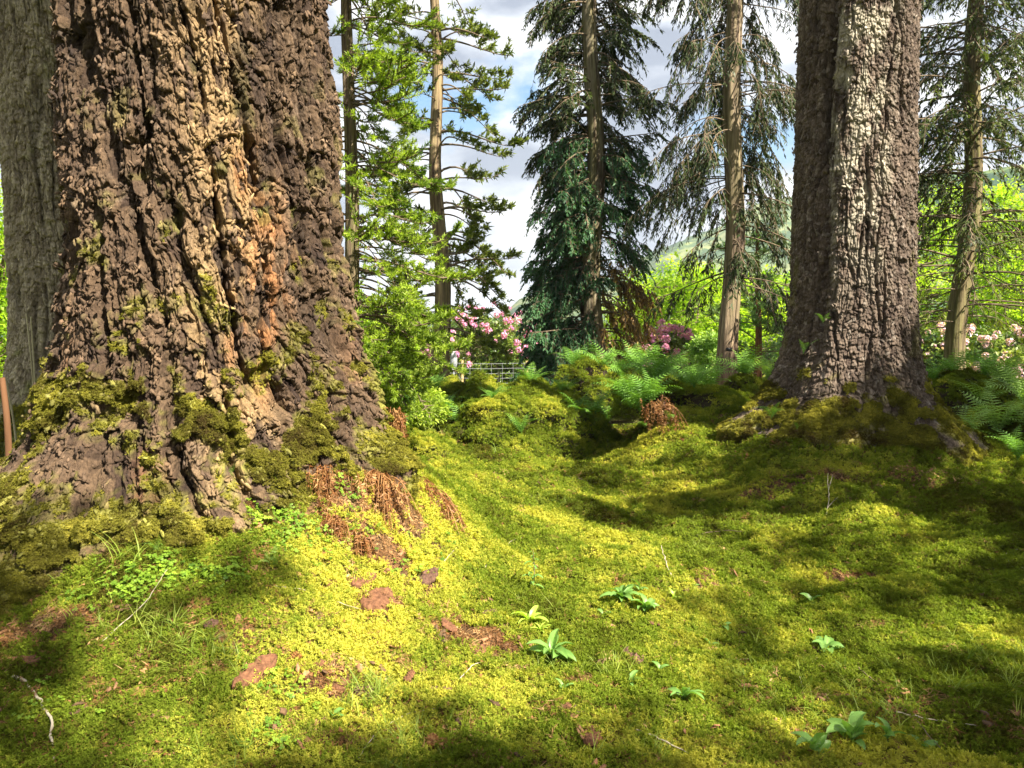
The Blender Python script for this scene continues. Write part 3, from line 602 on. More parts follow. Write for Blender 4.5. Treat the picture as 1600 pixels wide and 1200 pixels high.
def limb(p0, az, L, e0, droop, up=0.0, n=9, wob=.05, r=None):
    t = np.linspace(0, 1, n); el = e0-droop*t+up*t**3
    ds = L/(n-1); a = az+wob*np.cumsum(r.normal(0, .5, n))
    D = np.stack([np.cos(a)*np.cos(el), np.sin(a)*np.cos(el), np.sin(el)], -1)
    return p0+np.r_[[np.zeros(3)], np.cumsum(D[:-1]*ds, 0)]
def conifer_crown(parent, axis_pt, zlo, zhi, nb, Lf, mat, seed, e0=.1, droop=.8, up=.3, bare=.25, sprays=10, spray_len=.5, leaves=14, leaf=(.09, .022), hang=.5,
                  branch_r=.03, azf=None, keep=None, tuft=False, name='crown', twig=M['twig'], tint=(.5, .22), side_droop=.5, spread=.8, bname='branches'):
    r = np.random.default_rng(seed); org = np.array(parent.location); gb = Geo(org); gl = Geo(org)
    for b in range(nb):
        f = r.uniform() if nb > 30 else (b+r.uniform())/nb; z = zlo+(zhi-zlo)*f; az = r.uniform(0, 2*np.pi) if azf is None else azf(r, f)
        L = Lf(f)*r.uniform(.4, 1.25); P = limb(axis_pt(z), az, L, e0+r.normal(0, .22), droop*r.uniform(.5, 1.5), up*r.uniform(.5, 1.4), 10, .22, r)
        rr = np.linspace(branch_r*(.5+.5*L/2), branch_r*.12, len(P)); gb.tube(P, rr, 4, cap=False)
        ns = max(3, int(sprays*L)); ts = bare+(1-bare)*r.uniform(0, 1, ns)**.75
        for t in ts:
            i = t*(len(P)-1); k = min(int(i), len(P)-2); p = P[k]+(P[k+1]-P[k])*(i-k); d = unit(P[k+1]-P[k])
            if keep is not None and not keep(p[None])[0]: continue
            sd = unit(np.cross(d, [0, 0, 1]))*r.choice([-1, 1]); q = unit(d*r.uniform(.2, 1)+sd*r.uniform(.2, 1)*spread+np.array([0, 0, -hang*r.uniform(.3, 1.3)+(.3 if tuft else 0)])); sl = spray_len*r.uniform(.5, 1.3)*(1.15-.5*t)
            m = 5; tt = np.linspace(0, 1, m)[:, None]; S = p+q*sl*tt+np.array([0, 0, -1])*(side_droop*sl*tt**2)*(1 if not tuft else -.5)
            gb.tube(S, np.linspace(.008, .003, m), 3, cap=False)
            nl = max(4, int(leaves*r.uniform(.6, 1.3))); u = r.uniform(.05 if not tuft else .35, 1, nl); w = u*(m-1); kk = np.minimum(w.astype(int), m-2)
            PP = S[kk]+(S[kk+1]-S[kk])*(w-kk)[:, None]; DD = unit(S[kk+1]-S[kk]); sd2 = unit(np.cross(DD, [0, 0, 1.])+1e-6)
            if tuft: X = unit(DD+r.normal(0, .75, (nl, 3))+np.array([0, 0, .35]))
            else: X = unit(DD*.8+sd2*(r.choice([-1, 1], nl)*r.uniform(.3, 1.0, nl))[:, None]+r.normal(0, .25, (nl, 3))+np.array([0, 0, -hang*.35]))
            Nn = np.array([0, 0, 1.])+r.normal(0, .5, (nl, 3))
            tn = np.clip(tint[0]+r.normal(0, tint[1])+r.normal(0, .12, nl), 0, 1)
            gl.leaves(PP, X, Nn, leaf[0]*r.uniform(.6, 1.3, nl), leaf[1]*r.uniform(.7, 1.2, nl), np.asarray(tn), bend=.1)
    ob = gb.build(bname, twig, parent); oc = gl.build(name, mat, parent, smooth=False) if gl.V else None
    return ob, oc

def tree_empty(name, px, py, Y, label, cat='tree', group=None):
    p = at(px, py, Y); return empty(name, (p[0], Y, float(H(p[0], Y))-.03), label, cat, group)
def line_axis(P0, P1):
    P0 = np.asarray(P0); P1 = np.asarray(P1)
    return lambda z: P0+(P1-P0)*((z-P0[2])/(P1[2]-P0[2]))
GRP = 'trees standing beyond the mossy clearing'
# crowns of the three near trunks, far above the picture
for tr, T, s in ((tree1, T1, 1), (tree2, T2, 2), (tree3, (T3[0]-.6, T3[1]), 3)):
    conifer_crown(tr, lambda z, T=T: np.array([T[0], T[1], z]), 8, 15.5, 26, lambda f: 3.2-1.6*f, M['darkol'], 400+s, bare=.35, sprays=7, spray_len=.9, leaves=16, leaf=(.22, .05), keep=sun_free, branch_r=.07)
# bright sequoia behind the left trunk
t = tree_empty('sequoia_tree', 543, 600, 9.5, 'slender tree with bright green drooping foliage just right of the huge left trunk', group=GRP)
A, B = at(549, 600, 9.5), at(541, -250, 9.5); far_trunk(t, [(A[0], 9.5, t.location.z), A, B], [.11, .10, .045], tone=(.30, .22, .14), step=.08)
def az_right(r, f): return r.normal(-.15, .75) if r.uniform() < .8 else r.uniform(0, 6.28)
conifer_crown(t, line_axis(A, B), 1.2, 7.6, 190, lambda f: 1.45-.9*f, M['seq'], 21, e0=.0, droop=1.3, up=1.5, bare=.3, sprays=15, spray_len=.34, leaves=50, leaf=(.065, .013), hang=.25, tuft=True, azf=az_right, branch_r=.018, tint=(.55, .2))
# tall bare trunk with wispy olive foliage
t = tree_empty('redwood_tree', 690, 520, 21, 'tall slim tree with wispy olive foliage and twisted bare branches above the left pink shrub', group=GRP)
A, B, C_ = at(690, 516, 21), at(684, 300, 21), at(675, -260, 21); far_trunk(t, [(A[0], 21, t.location.z), A, B, C_], [.26, .23, .17, .08], tone=(.42, .31, .17), tone2=(.17, .11, .07), mossy=.2)
def az_b(r, f): return r.normal(0, .9) if r.uniform() < .62 else r.normal(math.pi, .8)
conifer_crown(t, line_axis(A, C_), 1.5, 15, 135, lambda f: 2.1-.5*f, M['olive'], 22, e0=.15, droop=1.3, up=1.0, bare=.42, sprays=9, spray_len=.42, leaves=20, leaf=(.14, .05), hang=.1, tuft=True, azf=az_b, branch_r=.035, tint=(.45, .2))
# dense dark central conifer
def az_open(r, f):
    for _ in range(6):
        a = r.uniform(0, 6.28)
        if abs((a-4.71+3.14) % 6.28-3.14) > .75 or r.uniform() < .12: break
    return a
t = tree_empty('cypress_tree', 930, 556, 17, 'dense dark blue-green conifer in the middle with a thick straight trunk', group=GRP)
A, B = at(930, 556, 17), at(923, -260, 17); far_trunk(t, [(A[0], 17, t.location.z), A, at(928, 400, 17), B], [.27, .25, .20, .12], tone=(.34, .29, .19), red=.8, mossy=.35)
conifer_crown(t, line_axis(A, B), 5.4, 12, 150, lambda f: 1.45-.3*f, M['dark'], 23, e0=.1, droop=.9, up=.3, bare=.2, sprays=12, spray_len=.55, leaves=26, leaf=(.11, .032), hang=.4, tint=(.45, .2), branch_r=.028, azf=az_open, side_droop=.35)
conifer_crown(t, line_axis(A, B), 3.1, 5.8, 105, lambda f: 1.30-.2*f, M['blue'], 24, e0=-.0, droop=.8, up=.4, bare=.2, sprays=15, spray_len=.5, leaves=30, leaf=(.10, .034), hang=.4, tint=(.5, .22), branch_r=.028, azf=lambda r, f: r.normal(math.pi-.2, .8) if r.uniform() < .5 else az_open(r, f))
conifer_crown(t, line_axis(A, B), .3, 3.2, 95, lambda f: 1.75-.45*f, M['blue'], 25, e0=-.1, droop=.5, up=.4, bare=.25, sprays=17, spray_len=.5, leaves=32, leaf=(.10, .034), hang=.35, tint=(.5, .25), branch_r=.028, azf=lambda r, f: r.normal(math.pi-.3, .5))
conifer_crown(t, line_axis(A, B), .3, 3.0, 34, lambda f: 1.2, M['brownf'], 26, e0=.1, droop=.9, up=0, bare=.35, sprays=12, spray_len=.5, leaves=22, leaf=(.10, .035), hang=1., tint=(.5, .25), name='dry_foliage', bname='dry_branches', azf=lambda r, f: r.normal(.15, .55))
# tree with pale straight trunk in front of the right gap
t = tree_empty('cedar_tree', 1140, 568, 15, 'straight pale-trunked tree with thin dark drooping branches, left of the big right trunk', group=GRP)
A, B = at(1140, 567, 15), at(1152, -260, 15); far_trunk(t, [(A[0], 15, t.location.z), A, at(1146, 250, 15), B], [.19, .19, .165, .12], tone=(.40, .31, .20), tone2=(.17, .12, .085), red=.9, mossy=.3)
conifer_crown(t, line_axis(A, B), 4.0, 11, 150, lambda f: 1.85-.1*f, M['dark'], 27, e0=.1, droop=1.1, up=.1, bare=.25, sprays=10, spray_len=.5, leaves=20, leaf=(.11, .026), hang=.8, tint=(.4, .2), branch_r=.016, azf=az_open)
conifer_crown(t, line_axis(A, B), 2.4, 4.2, 22, lambda f: 1.4, M['dark'], 28, e0=-.05, droop=.8, up=.3, bare=.4, sprays=8, spray_len=.5, leaves=15, leaf=(.13, .035), hang=.9, tint=(.45, .2), branch_r=.022, name='lower_foliage', bname='lower_branches')
# slim leaning tree at the right
t = tree_empty('cedar_tree', 1500, 535, 16.5, 'slim leaning tree near the right edge with level dark branches before the bright leaves', group=GRP)
A, B = at(1499, 533, 16.5), at(1536, -260, 16.5); far_trunk(t, [(A[0], 16.5, t.location.z), A, at(1518, 250, 16.5), B], [.22, .19, .165, .12], tone=(.30, .24, .12), tone2=(.14, .10, .06), mossy=.5)
conifer_crown(t, line_axis(A, B), 3.6, 11, 160, lambda f: 2.1, M['darkol'], 29, e0=.1, droop=.6, up=.2, bare=.18, sprays=8, spray_len=.55, leaves=17, leaf=(.13, .035), hang=.45, tint=(.4, .25), branch_r=.026)
conifer_crown(t, line_axis(A, B), 1.6, 3.6, 26, lambda f: 2.4, M['olive'], 30, e0=.1, droop=.5, up=.2, bare=.4, sprays=5, spray_len=.45, leaves=11, leaf=(.12, .03), hang=.4, tint=(.4, .25), branch_r=.022, name='lower_foliage', bname='lower_branches')
# young red-stemmed pine
t = tree_empty('young_pine', 1184, 560, 19, 'young reddish-stemmed pine with soft green tiers between the pale trunk and the big right trunk', 'tree', GRP)
A, B = at(1184, 570, 19), at(1184, 340, 19); far_trunk(t, [(A[0], 19, t.location.z), A, B], [.10, .09, .03], tone=(.40, .18, .09), tone2=(.22, .09, .05), mossy=0)
conifer_crown(t, line_axis(A, B), .4, 4.2, 70, lambda f: 1.6-1.0*f, M['pine'], 31, e0=.15, droop=.3, up=.4, bare=.2, sprays=10, spray_len=.4, leaves=24, leaf=(.12, .022), hang=.2, tuft=True, branch_r=.02, tint=(.5, .2))

# ------------------------------------------------------------------ broadleaf trees and shrubs behind
def blob_tree(name, px, py, Y, h, rad, label, mat, seed, nclump=60, per=90, leaf=.11, stems=3, cat='tree', group=None, zmin=.15, csize=.5, squash=.8, keep=None, base=None, tint=(.5, .2), stem_el=1.35):
    r = np.random.default_rng(seed)
    t = tree_empty(name, px, py, Y, label, cat, group) if base is None else empty(name, base, label, cat, group)
    b = np.array(t.location); gs = Geo(b); gl = Geo(b); tops = []
    for k in range(stems):
        a = r.uniform(0, 6.28); P = limb(b+np.array([math.cos(a), math.sin(a), 0])*.06*h*(stems > 1), a, h*.85, stem_el-.15*(stems > 1)*r.uniform(0, 2), r.normal(0, .15)*(stem_el < 1.5), 0, 12, .3, r)
        gs.tube(P, np.linspace(.016*h, .004*h, 12), 6, cap=False); tops.append(P)
    for k in range(nclump):
        d = unit(r.normal(size=3)); q = r.uniform(.35, 1)**.6; f = r.uniform()
        c = b+np.array([d[0]*rad*q, d[1]*rad*q, h*(zmin+(1-zmin)*(.5+.5*d[2]*q))])
        if keep is not None and not keep(c[None])[0]: continue
        P = tops[r.integers(len(tops))]; j = np.argmin(np.abs(P[:, 2]-(c[2]-.3*np.linalg.norm(c[:2]-b[:2])))); m = (P[j]+c)/2+r.normal(0, .08, 3)*rad
        gs.tube(np.array([P[j], m, c]), [.005*h, .003*h, .0015*h], 4, cap=False)
        n = int(per*r.uniform(.5, 1.4)); cs = csize*r.uniform(.6, 1.3)
        X = unit(r.normal(size=(n, 3)))*(r.uniform(0, 1, n)**.5)[:, None]*np.array([1, 1, squash*.7])*cs
        D = unit(X+r.normal(0, .5, (n, 3))*cs); tn = np.clip(r.normal(*tint)+r.normal(0, .15, n), 0, 1)
        gl.leaves(c+X, D, np.array([0, 0, 1.])+r.normal(0, .6, (n, 3)), leaf*r.uniform(.6, 1.3, n), leaf*.55, tn, bend=.1)
    gs.build('trunk', M['twig'], t); gl.build('crown', mat, t, smooth=False); return t, b, r
LG = 'bright leafy trees behind the clearing'
for k, (px, Y, h, rad, lab) in enumerate([
    (1060, 24, 4.3, 1.9, 'lime green young broadleaf tree seen between the dark conifer and the pale straight trunk'),
    (1010, 30, 4.6, 2.2, 'lime green tree partly behind the dry brown side of the dark conifer'),
    (1110, 33, 5.4, 2.4, 'further lime green tree just left of the pale straight trunk'),
    (1205, 30, 4.8, 2.4, 'lime green tree behind the young reddish-stemmed pine'),
    (1455, 27, 7.4, 2.6, 'lime green leafy tree close to the right edge of the big right trunk'),
    (1545, 31, 8.6, 3.6, 'tall lime green leafy tree right of the slim leaning trunk'),
    (1640, 25, 7.0, 2.8, 'lime green leafy tree cut by the right picture edge'),
    (1720, 34, 7.5, 3.6, 'leafy tree far to the right beyond the shrubs'),
    (-60, 19, 4.6, 2.3, 'sunny bright green tree at the left picture edge behind the fissured trunk'),
    (20, 26, 4.8, 2.6, 'bright green tree behind the fissured left trunk'),
    (-180, 16, 7.5, 2.6, 'leafy tree beyond the left picture edge'),
    (180, 24, 5.0, 2.8, 'leafy tree behind the huge left trunk, left of its middle'), (330, 30, 5.6, 3.2, 'leafy tree straight behind the huge left trunk'), (450, 26, 4.6, 2.7, 'leafy tree behind the right half of the huge left trunk'), (560, 33, 3.6, 2.6, 'low leafy tree far behind the slender bright green tree')]):
    blob_tree('broadleaf_tree', px, 540, Y, h, rad, lab, M['lime'], 200+k, nclump=int(62*rad), per=85, leaf=.13 if Y < 28 else .16, group=LG, zmin=.05, csize=.55)
# feathery green bush below the sequoia
blob_tree('conifer_bush', 600, 610, 10.2, 1.75, .62, 'soft bright green bush at the foot of the slender bright green tree', M['seq'], 240, nclump=90, per=170, leaf=.06, stems=2, cat='bush', zmin=.02, csize=.20, tint=(.8, .2))
blob_tree('conifer_bush', 640, 600, 11.5, 1.1, .45, 'low bright green bush touching the left end of the wire fence', M['seq'], 241, nclump=80, per=150, leaf=.06, stems=2, cat='bush', zmin=.02, csize=.20, tint=(.75, .2))
blob_tree('pale_bush', 1110, 545, 17, 1.7, .5, 'pale grey-green feathery bush left of the pale trunk foot', M['paleFern'], 242, nclump=34, per=110, leaf=.09, stems=2, cat='bush', zmin=.1, csize=.22, tint=(.7, .2))
def flower_mesh(mat, seed, n=26, R=.09):
    r = np.random.default_rng(seed); g = Geo()
    for k in range(n):
        d = unit(r.normal(size=3)+np.array([0, 0, .6])); c = d*R*r.uniform(.6, 1); a = unit(np.cross(d, r.normal(size=3))); b = np.cross(d, a)
        an = np.arange(5)/5*6.283; D = a[None]*np.cos(an)[:, None]+b[None]*np.sin(an)[:, None]+d*.7
        g.leaves(np.repeat(c[None], 5, 0), D, d, .045, .03, r.uniform(.2, 1), bend=.2)
    return g.build('flower_cluster', mat, obj=False, smooth=False)
FM = {'a': [flower_mesh(M['pink'], 300+k) for k in range(3)], 'b': [flower_mesh(M['pinkpale'], 310+k) for k in range(3)]}
def rhodo(px, py, Y, w, h, label, seed, kind, nfl, group='pink flowering rhododendrons'):
    t, b, r = blob_tree('rhododendron', px, py, Y, h, w, label, M['rhodo'], seed, nclump=int(130*w), per=70, leaf=.13, stems=5, cat='shrub', group=group, zmin=.0, csize=.30)
    for k in range(nfl):
        d = unit(r.normal(size=3)); d[1] = -abs(d[1])*.8; d[2] = abs(d[2])*.9-.12*r.uniform(); d = unit(d)
        c = np.array([d[0]*w*1.0, d[1]*w*1.0, h*(.45+.60*d[2])])*r.uniform(.92, 1.06)
        f = link(bpy.data.objects.new('flower_cluster', FM[kind][k % 3]), t); f.location = c; s = r.uniform(.8, 1.4); f.scale = (s, s, s); f.rotation_euler = (r.uniform(-.6, .6), r.uniform(-.6, .6), r.uniform(0, 6))
rhodo(757, 575, 27, 2.1, 2.9, 'rhododendron full of pink flowers behind the wire fence on the left', 250, 'a', 92)
rhodo(820, 575, 30, 1.5, 2.3, 'less flowered rhododendron between the pink one behind the fence and the dark conifer', 251, 'a', 16)
rhodo(1045, 570, 21, 1.15, 1.75, 'small mauve pink rhododendron right of the dark conifer', 252, 'a', 76)
rhodo(1470, 570, 23, 1.2, 2.2, 'pale pink rhododendron left of the slim leaning trunk', 253, 'b', 26)
rhodo(1565, 575, 22, 1.7, 2.0, 'wide pale pink rhododendron right of the slim leaning trunk', 254, 'b', 60)
# ------------------------------------------------------------------ unseen trees added on the sunny side, crowns cut to dapple the clearing
for k, (x, y, h, rad) in enumerate([(1.2,-4.4,12.5,2.8),(4.4,-4.4,12,2.8),(7.6,-3.4,12,2.9),(9.8,.2,12.5,3.0),(12.0,3.6,13,3.1),(14.0,7.6,13,3.3),(3.2,-8.6,15,3.2),(7.2,-8.2,15,3.3),(11.2,-5.4,15,3.3)]):
    _r = np.random.default_rng(k); _best = None
    for _ in range(60):
        xx, yy = x+_r.normal(0, .7), y+_r.normal(0, .7); zz = np.linspace(.5, h*.85, 40); Pt = np.stack([0*zz+xx, 0*zz+yy, zz], -1)
        d_ = Pt[:, None]-LP[None]; t_ = d_@SUN; pr_ = np.sqrt(np.maximum((d_**2).sum(-1)-t_**2, 0)); bad = ((pr_ < LR[None]+.15) & (t_ > 0)).any(0).sum()
        if _best is None or bad < _best[0]: _best = (bad, xx, yy)
    x, y = _best[1:]
    blob_tree('shade_tree', 0, 0, 0, h, rad, 'unseen leafy shade tree to the right of and behind the viewer, %s' % ['nearest the viewer','second along the row','third along the row','fourth along the row','furthest behind','inner of the taller pair','outer of the taller pair','tall one behind','last of the row'][k], M['darkol'], 500+k, nclump=(190, 190, 260, 360, 380, 380, 220, 260, 320)[k], per=24, leaf=.20, stems=1, group='unseen trees added to shade the clearing', zmin=.42, csize=.34, base=(x, y, float(H(x, y))), keep=lambda c: sun_free(c, .95, .10), stem_el=1.56)

# ------------------------------------------------------------------ mossy mounds between the trunks
MTOP = {1:612, 2:602, 3:594, 4:634, 5:597, 6:600, 7:574, 8:602, 9:614, 10:594, 11:680, 12:592, 13:640, 14:634, 15:584}
MND = []
def mound(px, py, Y, w, h, dep, label, seed, cave=None, group='moss covered stumps and rocks beyond the clearing', bare=.35, tint=.5, dens=1.0):
    p = at(px, py, Y); z0 = float(H(p[0], Y))-.03; h = max(.12, (at(px, MTOP[seed], Y)[2]-z0)/1.05); w *= .86; MND.append((p[0], Y, w*1.05, dep*1.05, h, z0)); t = empty('mossy_mound', (p[0], Y, z0), label, 'mound', group)
    r = np.random.default_rng(seed); nu, nv = 110, 60
    th = np.linspace(0, 2*np.pi, nu, endpoint=False); ph = np.linspace(-.35, np.pi/2, nv); TH, PH = np.meshgrid(th, ph)
    cx, cy, cz = np.cos(TH)*np.cos(PH), np.sin(TH)*np.cos(PH), np.sin(PH)
    n = .30*pn(cx*1.3, cy*1.3, cz*1.3+seed, 120)+.15*pn(cx*3, cy*3, cz*3+seed, 121)+.06*pn(cx*8, cy*8, cz*8+seed, 122)
    rr = 1+n*1.3; prof = np.where(cz > 0, np.abs(cz)**.65, cz)
    fl = 1+.22*(1-np.clip(cz, 0, 1))**2
    X = np.stack([cx*rr*fl*w, cy*rr*fl*dep, prof*(1+n)*h], -1); hol = np.zeros_like(n)
    if cave:
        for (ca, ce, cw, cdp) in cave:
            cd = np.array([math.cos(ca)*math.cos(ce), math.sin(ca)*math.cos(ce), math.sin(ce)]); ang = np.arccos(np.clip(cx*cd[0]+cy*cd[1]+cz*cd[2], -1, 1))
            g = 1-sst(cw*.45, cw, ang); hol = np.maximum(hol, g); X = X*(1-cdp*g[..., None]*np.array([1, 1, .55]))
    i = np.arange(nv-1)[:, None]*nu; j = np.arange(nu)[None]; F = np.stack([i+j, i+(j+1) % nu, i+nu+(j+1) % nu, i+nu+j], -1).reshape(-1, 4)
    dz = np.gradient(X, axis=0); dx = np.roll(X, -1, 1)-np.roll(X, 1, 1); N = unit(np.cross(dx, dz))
    steep = 1-sst(.22, .72, N[..., 2]+.45*pn(cx*4, cy*4, cz*4, 123)+.15*N[..., 0]); mask = np.clip(np.maximum(steep*bare*2, hol), 0, 1)  # dark soil on steep fronts and in hollows also stands in for shade
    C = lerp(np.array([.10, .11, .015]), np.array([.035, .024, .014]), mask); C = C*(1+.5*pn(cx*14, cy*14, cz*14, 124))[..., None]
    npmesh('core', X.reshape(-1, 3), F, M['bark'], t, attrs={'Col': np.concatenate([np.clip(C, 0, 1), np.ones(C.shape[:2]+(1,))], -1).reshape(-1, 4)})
    a = np.linalg.norm(np.cross(dx, dz), axis=-1); pr = (a*(1-mask*.92)*(X[..., 2] > -.05)*(PH > -.2)).ravel(); pr /= pr.sum()
    s = max(1, Y/3.3)**.62; m = int(dens*(w+dep)*(h+.15)*3.2*9000/(s*s)*1.0); q = r.choice(len(pr), m, p=pr)
    P = X.reshape(-1, 3)[q]+r.normal(0, .02, (m, 3)); Nn = unit(N.reshape(-1, 3)[q]+np.array([0, 0, .7]))
    tt = tint+.4*fbm(P[:, 0]*2, P[:, 1]*2, P[:, 2]*2, 3, 125)+r.normal(0, .12, m)
    scatter('moss', P, rot_align(Nn, r.uniform(0, 6.28, m), r.normal(0, .2, (m, 3))), s*r.uniform(.5, 1.0, m), np.clip(tt, 0, 1), MT, t)
    return t
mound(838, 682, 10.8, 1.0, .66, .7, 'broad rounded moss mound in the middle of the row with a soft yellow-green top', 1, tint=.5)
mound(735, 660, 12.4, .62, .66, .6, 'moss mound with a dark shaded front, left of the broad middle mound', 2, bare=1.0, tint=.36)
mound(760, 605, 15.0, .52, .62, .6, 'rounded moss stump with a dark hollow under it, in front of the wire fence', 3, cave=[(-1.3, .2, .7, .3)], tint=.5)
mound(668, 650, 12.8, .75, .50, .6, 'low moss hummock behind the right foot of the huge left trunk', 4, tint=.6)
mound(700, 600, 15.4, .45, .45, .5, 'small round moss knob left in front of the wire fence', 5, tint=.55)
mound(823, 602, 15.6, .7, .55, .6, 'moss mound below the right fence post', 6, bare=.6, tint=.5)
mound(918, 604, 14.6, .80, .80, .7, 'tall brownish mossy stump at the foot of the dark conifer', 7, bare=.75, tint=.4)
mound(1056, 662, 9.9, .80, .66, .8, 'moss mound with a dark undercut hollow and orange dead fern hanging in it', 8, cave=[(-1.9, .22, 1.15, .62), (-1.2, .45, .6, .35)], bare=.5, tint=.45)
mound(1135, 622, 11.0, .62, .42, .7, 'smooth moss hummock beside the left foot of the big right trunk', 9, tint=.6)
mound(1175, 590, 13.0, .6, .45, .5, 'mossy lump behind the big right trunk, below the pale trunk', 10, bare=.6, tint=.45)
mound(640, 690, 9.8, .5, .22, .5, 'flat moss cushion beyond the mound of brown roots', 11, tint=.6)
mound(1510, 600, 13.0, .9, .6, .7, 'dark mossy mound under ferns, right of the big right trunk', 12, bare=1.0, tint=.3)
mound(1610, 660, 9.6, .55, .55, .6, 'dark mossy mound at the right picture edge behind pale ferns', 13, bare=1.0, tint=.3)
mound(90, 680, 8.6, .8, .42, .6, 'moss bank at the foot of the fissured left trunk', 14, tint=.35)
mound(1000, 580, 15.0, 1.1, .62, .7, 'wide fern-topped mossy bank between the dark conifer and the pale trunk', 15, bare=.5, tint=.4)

# ------------------------------------------------------------------ ferns
def frond_mesh(mat, seed, L=1.0, n=14, arch=1.0, wide=.30, sub=4):
    r = np.random.default_rng(seed); g = Geo(); t = np.linspace(0, 1, 14); el = 1.22-1.55*arch*t**1.2
    D = np.stack([np.cos(el), 0*t, np.sin(el)], -1); S = np.r_[[np.zeros(3)], np.cumsum(D[:-1]*L/13, 0)]
    S[:, 1] += .06*L*np.sin(t*3+r.uniform(0, 6))*t
    g.tube(S, np.linspace(.006, .0015, 14)*L*1.2, 3, tint=.35, cap=False)
    for k in range(n):
        u = .14+.85*k/(n-1); i = min(int(u*13), 12); p = S[i]+(S[i+1]-S[i])*(u*13-i); d = unit(S[i+1]-S[i])
        l = wide*L*(math.sin(min(1, (u-.02)*1.35)*math.pi*.5) if u < .6 else 1)*(1-max(0, u-.30)/.70)**.85+.012*L
        for sd in (-1, 1):
            side = np.array([0, sd, 0.]); a = unit(side+d*.45+np.array([0, 0, r.normal(0, .08)])); v = np.linspace(.06, .92, sub)
            C = p+a*l*v[:, None]+np.array([0, 0, -1])*(.18*l*v[:, None]**2); up = unit(np.cross(d, side)*sd)
            up = up if up[2] > 0 else -up
            b = unit(np.cross(up, a)); w = l*.13*(1-v*.75)+.004*L
            for s2 in (-1, 1):
                g.leaves(C, a[None]*.5+b[None]*s2*np.ones((sub, 1)), up, w, w*.55, .5+.25*u+r.normal(0, .08))
            g.leaves(p[None], (a+np.array([0, 0, -.15]))[None], up, l, .030*L*(1-.4*u), .45+.3*u+r.normal(0, .1), mid=.35)
    return g.build('frond', mat, obj=False, smooth=False)
def HM(x, y):
    z = H(x, y)
    for a, b, w, d, h, z0 in MND:
        q = 1-((x-a)/w)**2-((y-b)/d)**2; z = np.maximum(z, np.where(q > 0, z0+1.08*h*np.sqrt(np.maximum(q, 0)), -9))
    return z
def GM(px, py, Y0):
    d = ray(px, py); Y = np.linspace(Y0*.86, Y0*1.2, 300); X = d[0]/d[1]*Y; Z = CAMZ+d[2]/d[1]*Y; h = HM(X, Y); i = np.argmax(Z < h)
    if Z[i] >= h[i]: i = np.argmax((h-CAMZ)/Y)
    return np.array([X[i], Y[i], h[i]])
FR = {'g': [frond_mesh(M['fern'], 600+k, arch=[.9, 1.1, .7, 1.25][k], wide=[.26, .30, .24, .28][k]) for k in range(4)],
      'p': [frond_mesh(M['paleFern'], 610+k, arch=[.9, 1.1, .8][k], wide=.27) for k in range(3)]}
def fern(loc, label, n=8, size=.5, kind='g', seed=0, group=None, az0=0, span=6.28, elev=0.0, name='fern'):
    r = np.random.default_rng(700+seed); t = empty(name, loc, label, 'fern', group)
    for k in range(n):
        o = link(bpy.data.objects.new('frond', FR[kind][r.integers(len(FR[kind]))]), t)
        a = az0+span*(k+r.uniform(.2, .8))/n; s = size*r.uniform(.7, 1.15); o.scale = (s, s, s)
        o.rotation_euler = (r.normal(0, .25), -elev-r.uniform(-.15, .35), a)
    return t
FG = 'ferns growing among the mossy mounds'
